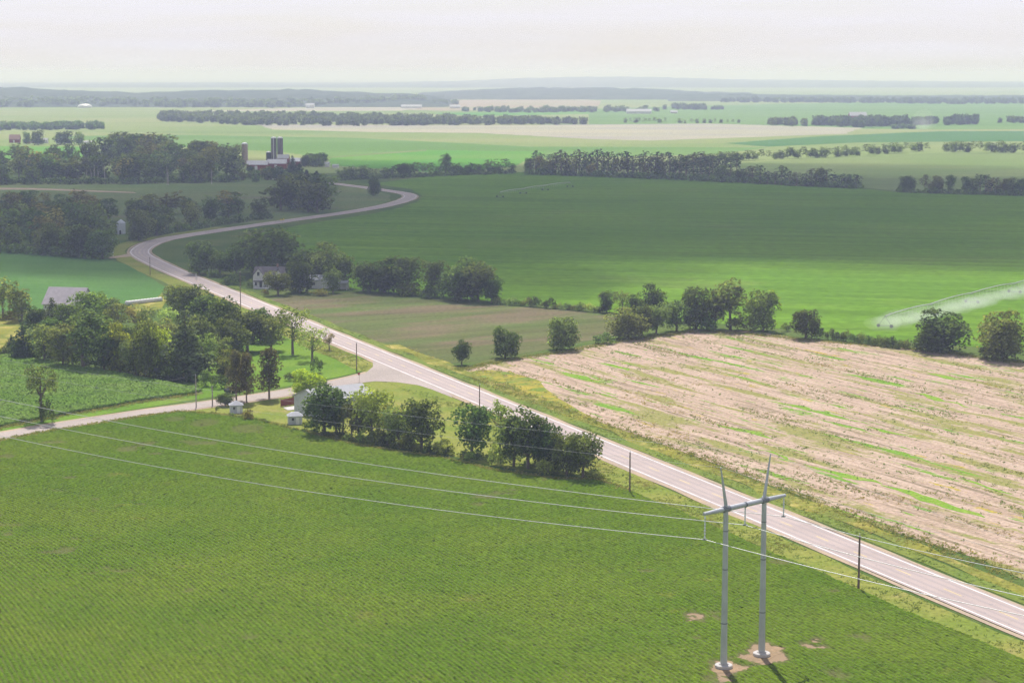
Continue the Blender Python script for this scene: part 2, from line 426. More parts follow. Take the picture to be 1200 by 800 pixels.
sheet('fallow_field', FALPX, .05, fallow_mat(), 'pinkish fallow stubble field with streaks of green and yellow weeds', .8)
sheet('yellow_patch', [(541,436),(565,433),(600,437),(634,445),(640,455),(690,487),(675,486),(640,472),(600,456),(570,447)], .07, field_mat('yellow_weeds', (.36, .30, .055), (.22, .23, .05), 6, .9, .3, c3=(.17, .23, .045), c3_thr=(.5, .6), c3_big=7), 'patch of yellow flowering weeds at the corner of the fallow field', 1.5)
G_WEEDS = field_mat('weedy_strip', (.17, .31, .035), (.22, .32, .05), 5, .8, .35, c3=(.36, .31, .13), c3_thr=(.60, .70), c3_big=3)
for (xa, ya, xb, yb, wd) in [(942,545,1038,568,4.5),(1036,569,1156,607,6),(838,496,905,514,5),(655,437,712,449,5),(866,520,938,541,2.5),(700,425,738,434,3),(1085,437,1130,446,3),(1060,458,1140,478,2.5),(900,470,960,482,3),(1010,500,1075,513,2.5),(960,590,1050,617,2),(1120,560,1190,580,3)]:
    up_ = [(xa + (xb-xa)*k/8, ya + (yb-ya)*k/8 - wd*math.sin(math.pi*(k+.3)/8.6)*.5) for k in range(9)]; dn_ = [(x_, y_ + wd*math.sin(math.pi*(k+.3)/8.6)) for k, (x_, y_) in enumerate(up_)][::-1]
    sheet('weed_strip', up_ + dn_, .062, G_WEEDS, 'bright green weedy strip in the fallow field', 1.2, 3)
SOYPX = [(-420,596),(-80,531),(0,518),(60,506),(125,496.5),(185,487),(212,483),(250,486),(300,493),(330,501),(350,506),(395,516),(420,523),(470,531),(525,539),(575,552),(650,563),(695,563),(737,576),(800,601),(900,646),(950,666),(1005,691),(1062,718),(1107,735),(1150,753),(1200,775),(1300,822),(1400,900),(-700,900)]
sheet('soybean_field', SOYPX, .04, G_SOY, 'wide green soybean field in the foreground with fine crop rows', .5)
sheet('lawn', [(395,512),(345,503),(300,491),(255,484.5),(222,482),(240,477),(300,471),(345,463),(395,453),(430,446),(470,449),(505,455.5),(560,479),(640,512),(700,540),(715,556),(655,556),(575,545),(525,533),(470,525),(420,517)], .03, G_VERGE, 'mown grass around the white shed beside the junction', .4)
sheet('lawn', [(225,440),(250,425),(300,395),(345,376),(385,396),(425,419),(436,428),(430,433),(395,441.5),(340,452),(290,460),(240,463)], .03, G_LAWN, 'sunlit bright lawn between the two roads', .5)
sheet('lawn', [(-60,407),(-60,372),(20,372),(30,400),(5,412)], .03, G_YELLOW, 'yellow green grass by the left wood', .5)
sheet('lawn', [(160,353),(190,343),(195,352),(190,362),(150,368)], .03, G_YELLOW, 'small yellow green paddock behind the white row of bales', .4)
sheet('corn_verge', [(-60,514),(70,488),(137,476.5),(162,471.5),(228,462.5),(262,459),(262,463),(215,470),(150,481),(100,489),(50,497.5),(-60,518)], .035, G_LAWN, 'bright grass strip between the corn and the side road', .4)

# ------------------------------------------------------------------ roads
def catmull(pts, step=4.0):
    P = [Vector((p[0], p[1], 0)) for p in pts]; P = [P[0]*2 - P[1]] + P + [P[-1]*2 - P[-2]]
    out = []
    for i in range(1, len(P) - 2):
        n = max(2, int((P[i+1]-P[i]).length/step))
        for k in range(n):
            t = k/n
            out.append(.5*((2*P[i]) + (P[i+1]-P[i-1])*t + (2*P[i-1]-5*P[i]+4*P[i+1]-P[i+2])*t*t + (3*P[i]-P[i-1]-3*P[i+1]+P[i+2])*t**3))
    out.append(P[-2]); return out

def smooth(line, n):
    for _ in range(n):
        line = [line[0]] + [(line[i-1] + 2*line[i] + line[i+1]) / 4 for i in range(1, len(line)-1)] + [line[-1]]
    return line

def normals(line):
    out = []
    for i in range(len(line)):
        d = (line[min(i+1, len(line)-1)] - line[max(i-1, 0)]).normalized(); out.append(Vector((-d.y, d.x, 0)))
    return out

def ribbon(name, line, o0, o1, z, mat, label, wob=0.0, kind='structure', dash=None, parent=None):
    """strip between two offsets of a centre line; attribute 'across' runs 0..1 over its width"""
    nm = normals(line); vs = []; fs = []; ac = []; s = 0
    for i, (p, n) in enumerate(zip(line, nm)):
        j = wob * (2*float(vnoise(i*.37, 1, 2)) - 1); k = wob * (2*float(vnoise(i*.37, 9, 4)) - 1)
        for q, f in ((o0 + j, 0), ((o0 + o1)/2, .5), (o1 + k, 1)):
            v = p + n*q; vs.append((v.x, v.y, z)); ac.append(f)
    for i in range(len(line) - 1):
        if dash and (i % dash[1]) >= dash[0]: continue
        b = 3*i; fs += [(b, b+3, b+4, b+1), (b+1, b+4, b+5, b+2)]
    me = np_mesh(name, np.array(vs), np.array(fs)[:, ::-1] if True else fs, [mat], {'across': np.array(ac)})
    return tag(link(name, me, parent), label, None, None, kind)

HWPX = [(1420,819.6),(1300,770.1),(1050,667),(900,605.2),(750,543.3),(640,498),(555,463),(480,432),(400,399),(300,357.5),(235,331),(205,318.5),(183,308.5),(167,300),(163,294.5),(172,287.5),(190,281),(225,275),(262,269.5),(300,264),(350,257),(400,250),(437,244),(462,238.5),(477,233.5),(481,229.5),(472,226.3),(450,223),(425,219.5),(400,216.3),(380,214.0),(350,211.5),(320,210)]
HW = smooth(catmull([at(*p) for p in HWPX], 4.0), 6)
EDGE = 3.7
t = NT('asphalt'); p = t.pos(); ac = t.attr('across')
f1 = t.math('ABSOLUTE', t.math('SUBTRACT', t.math('ABSOLUTE', t.math('SUBTRACT', ac, .5)), .21))
wear = t.rng(t.math('ABSOLUTE', t.math('SUBTRACT', f1, .095)), .0, .07, 1, 0)
c = t.mix(t.rng(t.noise(p, .06, 4, .6), .35, .65), (.365, .292, .258), (.415, .332, .294))
c = t.mix(t.math('MULTIPLY', wear, .45), c, (.265, .227, .222))
c = t.mix(t.rng(t.noise(p, .9, 3, .6), .62, .70), c, (.27, .23, .22))
G_ASPHALT = t.bsdf(c, .75, 0, .25)
ribbon('highway', HW, -4.35, 4.35, .10, G_ASPHALT, 'grey two lane highway winding across the farmland')
ribbon('gravel_shoulder', HW, 4.3, 5.5, .085, G_GRAVEL, 'tan gravel shoulder along the near side of the highway', .35)
ribbon('gravel_shoulder', HW, -5.4, -4.3, .085, G_GRAVEL, 'tan gravel shoulder along the far side of the highway', .35)
WHITE = plain('road_paint_white', (.74, .74, .72), .6, 0, .2, .3)
YELL = plain('road_paint_yellow', (.62, .47, .16), .6, 0, .2, .3)
ribbon('road_marking', HW, EDGE - .11, EDGE + .11, .106, WHITE, 'white edge line on the near side of the highway')
ribbon('road_marking', HW, -EDGE - .11, -EDGE + .11, .106, WHITE, 'white edge line on the far side of the highway')
ribbon('road_marking', HW, -.09, .09, .107, YELL, 'broken yellow centre line of the highway', dash=(1, 3))

SRPX = [(447,437.5),(435,440.5),(415,445.5),(395,449.5),(340,459.5),(295,466.5),(220,477),(150,487),(100,494.5),(50,503),(0,512),(-60,523),(-420,586)]
SR = smooth(catmull([at(*p) for p in SRPX], 4.0), 3)
G_SIDE = field_mat('side_road_surface', (.42, .36, .315), (.36, .31, .27), 25, .8, .12)
ribbon('side_road', SR, -3.6, 3.6, .09, G_SIDE, 'pale side road leading left from the highway', .25)
ribbon('side_shoulder', SR, 3.4, 4.9, .078, G_GRAVEL, 'gravel edge of the side road', .4)
ribbon('side_shoulder', SR, -4.9, -3.4, .078, G_GRAVEL, 'gravel edge of the side road towards the corn', .4)
sheet('junction', [(392,447),(412,442.5),(428,437.5),(437,430),(437,422),(428,416),(470,430),(520,452),(530,466),(506,456.5),(490,451.5),(465,448),(440,447),(415,449.5),(395,453)], .088, G_SIDE, 'widened paved mouth of the side road at the highway', 0, 3)
# verges
ribbon('verge', HW[:int(len(HW)*.62)], 5.8, 13.0, .06, G_VERGE, 'grass verge between the highway and the soybean field', .8)
n_far = int(len(HW)*.40)
ribbon('verge', HW[:n_far], -9.2, -5.8, .075, field_mat('ditch_turf', (.14, .20, .040), (.18, .215, .045), 14, .8, .3), 'green ditch verge along the far side of the highway', .6)
ribbon('verge', HW[:int(len(HW)*.27)], -12.8, -8.8, .08, G_YELLOW, 'yellow flowering strip between the ditch and the fallow field', 1.4)
# ------------------------------------------------------------------ soybean rows
def crop_mat(name, leaf1, leaf2, soil, big=25., yellow=(.24, .25, .05)):
    t = NT(name); p = t.pos(); s = t.attr('soil'); r = t.attr('tint')
    c = t.mix(t.rng(t.noise(p, 1/big, 4, .6), .35, .65), leaf1, leaf2)
    c = t.mix(t.rng(t.noise(p, 1/9., 4, .65), .60, .78), c, yellow)
    k = t.rng(r, 0, 1, .62, 1.42, False)
    sc = t.n('ShaderNodeVectorMath', operation='SCALE'); t.l(c, sc.inputs[0]); t.l(k, sc.inputs['Scale'])
    c = t.mix(s, sc.outputs[0], soil); c = t.mix(t.rng(s, .8, .95), c, (.40, .29, .18))
    d = t.n('ShaderNodeBsdfDiffuse'); t.l(c, d.inputs[0])
    tr = t.n('ShaderNodeBsdfTranslucent'); t.l(c, tr.inputs[0])
    m = t.n('ShaderNodeMixShader'); m.inputs[0].default_value = .25; t.l(d.outputs[0], m.inputs[1]); t.l(tr.outputs[0], m.inputs[2])
    t.l(m.outputs[0], t.out.inputs[0]); return t.m

def rows_mesh(name, poly, curve, du, vr, dv, h, step, mat, label, base_z, holes=(), bare=None, hseed=1, jit=.075):
    """curved crop rows: ridges of leaves with bare furrows between them. curve(u) -> point and heading; rows are its offsets"""
    us = np.arange(du[0], du[1], step)
    cx, cy, hd = curve(us)
    nx, ny = -np.cos(hd), np.sin(hd)          # left of the heading (heading measured from +Y towards +X)
    nv = int((vr[1]-vr[0]) / dv)
    prof = [(0.0, 0.0, 1.0), (.20, .72, .0), (.5, 1.0, .0), (.80, .72, 0.0)]
    V = []; keep = []
    X = np.zeros((nv*4 + 1, len(us))); Y = X.copy(); Z = X.copy(); S = X.copy(); T = X.copy()
    for j in range(nv*4 + 1):
        q = prof[j % 4]; v = vr[0] + dv*(j//4 + q[0])
        X[j] = cx + nx*v; Y[j] = cy + ny*v
        Z[j] = q[1]; S[j] = q[2]
    big = fbm(X/14., Y/14., hseed, 3)
    amp = h * (.72 + .45*RNG.random(X.shape)) * (.75 + .5*big)
    B_ = np.zeros(X.shape)
    if bare is not None:
        b = bare(X, Y); B_ = b; amp *= (1-b); S = np.maximum(S*1.0, b)
    Z = base_z + Z*amp
    X += RNG.normal(0, jit, X.shape); Y += RNG.normal(0, jit, Y.shape)
    T = np.clip(.5 + RNG.normal(0, .27, X.shape), 0, 1)
    S = np.where(S > .999, 1 if bare is not None else S, S); S = np.where((Z - base_z > 0) | (bare is None), S, S); S = np.clip(np.where(B_ > .9, 1.0, np.minimum(S, .79)*(.55 + .6*RNG.random(X.shape))), 0, 1)
    n_v, n_u = X.shape
    idx = np.arange(n_v*n_u).reshape(n_v, n_u)
    q = np.stack([idx[:-1, :-1], idx[:-1, 1:], idx[1:, 1:], idx[1:, :-1]], -1).reshape(-1, 4)
    mx_ = X.ravel()[q].mean(1); my_ = Y.ravel()[q].mean(1)
    k = inside(mx_, my_, poly)
    for hp in holes: k &= ~inside(mx_, my_, hp)
    q = q[k]
    used = np.unique(q); mp_ = np.full(n_v*n_u, -1); mp_[used] = np.arange(len(used))
    q = mp_[q]
    vs = np.stack([X.ravel(), Y.ravel(), Z.ravel()], 1)[used]
    # faces should look up
    a = vs[q[:1]]; nz_ = np.cross(a[0,1]-a[0,0], a[0,2]-a[0,0])[2]
    if nz_ < 0: q = q[:, ::-1]
    me = np_mesh(name, vs, q, [mat], {'soil': S.ravel()[used], 'tint': T.ravel()[used]})
    return tag(link(name, me), label, None, None, 'stuff')

SOY_P = [at(*p)[:2] for p in [(-200,552),(0,518),(60,506),(125,496.5),(185,487),(212,483),(250,486),(300,493),(330,501),(350,506),(395,516),(420,523),(470,531),(525,539),(575,552),(650,563),(695,563),(737,576),(800,601),(900,646),(950,666),(1005,691),(1062,718),(1107,735),(1150,753),(1200,775),(1300,822),(-350,822)]]
h0 = math.radians(-22.07)
E0 = at(1330, 838); 
U1, U2, H1 = 45.0, 365.0, math.radians(-57)
def soy_curve(us):
    uu = np.arange(0, us.max() + 1, .5)
    k = np.clip((uu - U1)/(U2-U1), 0, 1); k = k*k*(3-2*k)
    hd = h0 + (H1 - h0)*k
    x = E0[0] + np.concatenate([[0], np.cumsum(np.sin(hd)[:-1]*.5)]); y = E0[1] + np.concatenate([[0], np.cumsum(np.cos(hd)[:-1]*.5)])
    return np.interp(us, uu, x), np.interp(us, uu, y), np.interp(us, uu, hd)
TB = [at(848, 782), at(892, 768)]
def soy_bare(X, Y):
    b = np.zeros(X.shape)
    for (px, py, r) in [(853,783,2.6),(866,782,1.6),(897,766,3.2),(905,764,2.2),(882,771,2.0),(812,725,1.5),(818,723,1.2),(840,726,.8),(813,750,.6),(958,752,1.3),(948,756,1.2),(963,757,.9),(845,797,1.4),(838,796,1.2)]:
        g = at(px, py); d = np.hypot(X-g[0], (Y-g[1])*.55) + 1.1*(fbm(X*.7, Y*.7, 5, 3) - .5)*2
        b = np.maximum(b, np.clip((r - d)/.8, 0, 1))
    n = fbm(X/6., Y/6., 11, 3); m = fbm(X/45., Y/45., 4, 2)
    b = np.maximum(b, np.clip((n*.7 + m*.5 - .86)/.10, 0, .55))
    for (px, py, rx, ry) in [(240,497,14,5),(290,503,16,5),(205,492,12,3)]:
        g = at(px, py); g2 = at(px + rx, py); g3 = at(px, py + ry); d = np.hypot((X-g[0])/(g2[0]-g[0]), (Y-g[1])/(g3[1]-g[1])); b = np.maximum(b, np.clip(1.2 - d + .6*(n-.5), 0, .45))
    return b
M_SOY = crop_mat('soybean_leaves', (.115, .198, .016), (.148, .220, .021), (.185, .150, .085), 30, (.20, .23, .038))
rows_mesh('soybean_rows', SOY_P, soy_curve, (0, 600), (-6, 345), .76, .33, .42, M_SOY, 'rows of green soybean plants filling the foreground field', .05, bare=soy_bare)

# dry soil round the tower footings
sheet('bare_patch', [(826,784),(838,777),(852,774),(872,776),(880,764),(893,757),(915,757),(922,764),(905,772),(888,779),(874,784),(858,788),(842,789)], .075, G_SOIL, 'patch of bare tan soil round the transmission tower footings', .5, 1.5)

CORN_P = [at(*p)[:2] for p in CORNPX]
cA, cB = at(0, 445), at(150, 470)
hc = math.atan2(cB[0]-cA[0], cB[1]-cA[1])
def straight(p0, hd):
    return lambda us: (p0[0] + us*math.sin(hd), p0[1] + us*math.cos(hd), np.full(us.shape, hd))
M_CORN = crop_mat('corn_leaves', (.145, .255, .042), (.19, .290, .062), (.07, .11, .03), 18, (.23, .31, .10))
mid = ((cA[0]+cB[0])/2, (cA[1]+cB[1])/2)
rows_mesh('corn_rows', CORN_P, straight((mid[0] - 120*math.sin(hc), mid[1] - 120*math.cos(hc)), hc), (0, 260), (-110, 110), .76, .8, .32, M_CORN, 'rows of tall corn plants between the wood and the side road', .05, jit=.11)
LEFT_P = [at(*p)[:2] for p in [(-60,290),(0,292),(50,297),(125,305),(148,310),(167,321),(193,336),(181,351),(135,355),(60,361),(-60,367)]]

# ------------------------------------------------------------------ tufts of weeds and grass (nobody could count them)
def tufts(name, pts, hs, mat, label, tints, blades=5, spread=.8):
    """pts (n,2), hs (n): little clumps of leaning blades"""
    n = len(pts); m = blades
    a = RNG.random((n, m))*2*math.pi; r = RNG.random((n, m))*spread*hs[:, None]
    bx = pts[:, 0:1] + np.cos(a)*r; by = pts[:, 1:2] + np.sin(a)*r
    hh = hs[:, None]*(.55 + .7*RNG.random((n, m))); w2 = hs[:, None]*(.22 + .22*RNG.random((n, m)))
    ph = RNG.random((n, m))*2*math.pi; lx = np.cos(a)*hh*1.1; ly = np.sin(a)*hh*1.1
    ux, uy = np.cos(ph)*w2, np.sin(ph)*w2
    z0 = np.full_like(bx, .03)
    v = np.stack([np.stack([bx-ux*.6, by-uy*.6, z0], -1), np.stack([bx+ux*.6, by+uy*.6, z0], -1),
                  np.stack([bx+lx+ux, by+ly+uy, hh], -1), np.stack([bx+lx-ux, by+ly-uy, hh], -1)], 2).reshape(-1, 3)
    q = np.arange(len(v)).reshape(-1, 4)
    me = np_mesh(name, v, q, [mat], {'tint': np.repeat(tints, m*4), 'soil': np.zeros(len(v))})
    return tag(link(name, me), label, None, None, 'stuff')

def sample_poly(poly, n):
    P = np.array([p[:2] for p in poly]); lo, hi = P.min(0), P.max(0); out = np.zeros((0, 2))
    while len(out) < n:
        q = lo + RNG.random((n*2, 2))*(hi - lo); out = np.concatenate([out, q[inside(q[:, 0], q[:, 1], poly)]])
    return out[:n]

def weed_mat(name, stops):
    """colour by the tuft's own tint 0..1"""
    t = NT(name); r = t.attr('tint')
    cr = t.n('ShaderNodeValToRGB'); cr.color_ramp.interpolation = 'LINEAR'
    e = cr.color_ramp.elements
    for i, (pos_, c) in enumerate(stops):
        el = e[i] if i < 2 else e.new(pos_)
        el.position = pos_; el.color = (*c, 1)
    t.l(r, cr.inputs[0]); c = cr.outputs[0]
    d = t.n('ShaderNodeBsdfDiffuse'); t.l(c, d.inputs[0]); tr = t.n('ShaderNodeBsdfTranslucent'); t.l(c, tr.inputs[0])
    m = t.n('ShaderNodeMixShader'); m.inputs[0].default_value = .45; t.l(d.outputs[0], m.inputs[1]); t.l(tr.outputs[0], m.inputs[2])
    t.l(m.outputs[0], t.out.inputs[0]); return t.m

M_WEED = weed_mat('weed_leaves', [(0, (.15, .22, .055)), (.35, (.20, .30, .06)), (.6, (.26, .29, .08)), (.8, (.46, .38, .07)), (1, (.52, .42, .30))])
FAL_W = [at(*p)[:2] for p in FALPX]
q = sample_poly(FAL_W, 120000)
ur = q[:, 0]*math.cos(-FROT) + q[:, 1]*math.sin(-FROT); vr_ = -q[:, 0]*math.sin(-FROT) + q[:, 1]*math.cos(-FROT)
dens = fbm(ur*.03, vr_*.22, 21, 4) + .25*(fbm(q[:, 0]*.3, q[:, 1]*.3, 8, 2) - .5)
# weeds thicken towards the road
k = RNG.random(len(q)) < np.clip((dens - .52)*2.6, .05, .6)
q = q[k]; d_ = dens[k]
yel = fbm(q[:, 0]*.06, q[:, 1]*.06, 77, 3)
tn = np.clip(np.where(RNG.random(len(q)) < .22, .95, .12 + .9*(d_-.4) + .25*RNG.random(len(q)) + np.clip((yel-.6)*3, 0, .35)), 0, 1)
tufts('fallow_weeds', q, .10 + .22*RNG.random(len(q))**2 + .08*np.clip(d_-.5, 0, 1), M_WEED, 'scattered green and straw coloured weeds over the fallow field', tn)

M_GRASS = weed_mat('tall_grass', [(0, (.14, .21, .035)), (.4, (.22, .27, .05)), (.7, (.36, .33, .085)), (1, (.52, .43, .14))])
def strip_points(line, o0, o1, n):
    nm = normals(line); L = len(line); i = RNG.integers(0, L-1, n); o = o0 + (o1-o0)*RNG.random(n); f = RNG.random(n)
    P = np.array([(p.x, p.y) for p in line]); N = np.array([(p.x, p.y) for p in nm])
    return P[i] + (P[i+1]-P[i])*f[:, None] + N[i]*o[:, None]
near = HW[:n_far]
s1 = strip_points(near, 6.3, 13.2, 15000); s2 = strip_points(near, -9.0, -6.2, 3500); s3 = strip_points(HW[:int(len(HW)*.27)], -13.5, -8.8, 2600)
q = np.concatenate([s1, s2, s3]); c = fbm(q[:, 0]*.12, q[:, 1]*.12, 31, 3)
keep = RNG.random(len(q)) < np.clip((c - .3)*2.5, .1, 1)
for pl in ([(380,452),(425,436),(437,429),(436,418),(425,412),(470,428),(540,460),(540,475),(500,460),(440,452)],): keep &= ~inside(q[:, 0], q[:, 1], [at(*p)[:2] for p in pl])
base_t = np.concatenate([np.full(len(s1), .30), np.full(len(s2), .12), np.full(len(s3), .62)])
tn = np.clip(base_t + 1.2*(c-.5) + .3*(RNG.random(len(q))-.5), 0, 1)
tufts('verge_grass', q[keep], (.09 + .17*RNG.random(len(q)))[keep], M_GRASS, 'tall mixed grass along both verges of the highway', tn[keep])
# rank grass along field edges
def edge_points(pxs, width, n):
    P = np.array([at(*p)[:2] for p in pxs]); L = np.hypot(*np.diff(P, axis=0).T); cs = np.concatenate([[0], np.cumsum(L)])
    s = RNG.random(n)*cs[-1]; i = np.clip(np.searchsorted(cs, s) - 1, 0, len(L)-1); f = (s - cs[i])/L[i]
    return P[i] + (P[i+1]-P[i])*f[:, None] + RNG.normal(0, width/2, (n, 2))
q = np.concatenate([edge_points([(-40,522),(0,516.5),(62,505),(125,495),(185,486),(212,482.5),(250,485.5),(300,492.5),(330,500.5),(350,505.5),(395,515.5),(420,522.5),(470,530.5),(525,538),(575,551),(650,562),(695,562),(737,575)], 1.6, 4000),
                    edge_points([(-40,509),(70,487),(137,476),(162,471),(226,462)], 2.2, 1500),
                    edge_points([(537,434),(600,421),(660,412.5),(735,398),(822,387),(935,397),(1000,403),(1060,408),(1120,415),(1200,426)], 2.6, 3500),
                    edge_points([(562,444),(600,458),(650,477),(700,495),(750,511),(900,567),(1000,606),(1100,641),(1200,678)], 3.0, 1800)])
tufts('edge_grass', q, .12 + .26*RNG.random(len(q)), M_GRASS, 'rank grass growing along the edges of the fields', np.clip(.25 + .6*RNG.random(len(q)), 0, 1))
# ------------------------------------------------------------------ trees
def leaf_material(name, col, trans=.35):
    t = NT(name); r = t.attr('tint'); oi = t.n('ShaderNodeObjectInfo')
    c = t.mix(r, tuple(x*.5 for x in col), tuple(min(1, x*1.85) for x in col))
    hs = t.n('ShaderNodeHueSaturation'); t.l(c, hs.inputs['Color'])
    t.l(t.rng(oi.outputs['Random'], 0, 1, .462, .524, False), hs.inputs['Hue'])
    t.l(t.rng(t.math('FRACT', t.math('MULTIPLY', oi.outputs['Random'], 7.31)), 0, 1, .70, 1.38, False), hs.inputs['Value'])
    c = t.mix(1.0, hs.outputs[0], oi.outputs['Color'], 'MULTIPLY')
    d = t.n('ShaderNodeBsdfDiffuse'); t.l(c, d.inputs[0]); tr = t.n('ShaderNodeBsdfTranslucent'); t.l(t.mix(1.0, c, (1.6, 1.5, .75), 'MULTIPLY'), tr.inputs[0])
    m = t.n('ShaderNodeMixShader'); m.inputs[0].default_value = trans; t.l(d.outputs[0], m.inputs[1]); t.l(tr.outputs[0], m.inputs[2])
    t.l(m.outputs[0], t.out.inputs[0]); return t.m
M_LEAF = leaf_material('broad_leaves', (.120, .160, .050), .45)
M_NEEDLE = leaf_material('needles', (.082, .108, .050), .3)
M_BARK = plain('bark', (.17, .135, .10), .9, 0, .3, 6)
M_BARKP = plain('pine_bark', (.24, .165, .12), .9, 0, .3, 6)
M_DEAD = plain('dead_wood', (.46, .40, .34), .9, 0, .2, 6)

def leaf_quads(c, nrm, size, aspect=1.3):
    """quads centred on c with normals nrm"""
    n = len(c)
    a = RNG.normal(size=(n, 3)); u = np.cross(nrm, a); u /= np.linalg.norm(u, axis=1, keepdims=True) + 1e-9
    w_ = np.cross(nrm, u)
    s = (size*(.6 + .8*RNG.random(n)))[:, None]
    u = u*s*aspect*.5; w_ = w_*s*.5
    # pointed, slightly folded leaf sprays rather than squares
    v = np.stack([c - u, c - w_*.9 + u*.15, c + u, c + w_ + u*.1], 1)
    return v.reshape(-1, 3)

def lobes_crown(lobes, leaf, dens, up=.5, flat=1.0):
    """lobes: (centre, radius, tint)"""
    V = []; T = []
    for (c, r, tt) in lobes:
        n = max(6, int(dens*(r/leaf)**2))
        d = RNG.normal(size=(n, 3)); d /= np.linalg.norm(d, axis=1, keepdims=True)
        d[:, 2] = np.where((d[:, 2] < -.3) & (RNG.random(n) < .6), -d[:, 2], d[:, 2])
        rad = r*(.55 + .55*RNG.random(n)**.6)[:, None]
        p = np.array(c) + d*rad*np.array([1, 1, flat])
        nm = d*.55 + RNG.normal(size=(n, 3))*.55 + np.array([0, 0, up]); nm /= np.linalg.norm(nm, axis=1, keepdims=True)
        V.append(leaf_quads(p, nm, np.full(n, leaf))); T.append(np.repeat(np.clip(tt + RNG.normal(0, .2, n), 0, 1), 4))
    return np.concatenate(V), np.concatenate(T)

def rnd(a, b2): return a + (b2-a)*random.random()

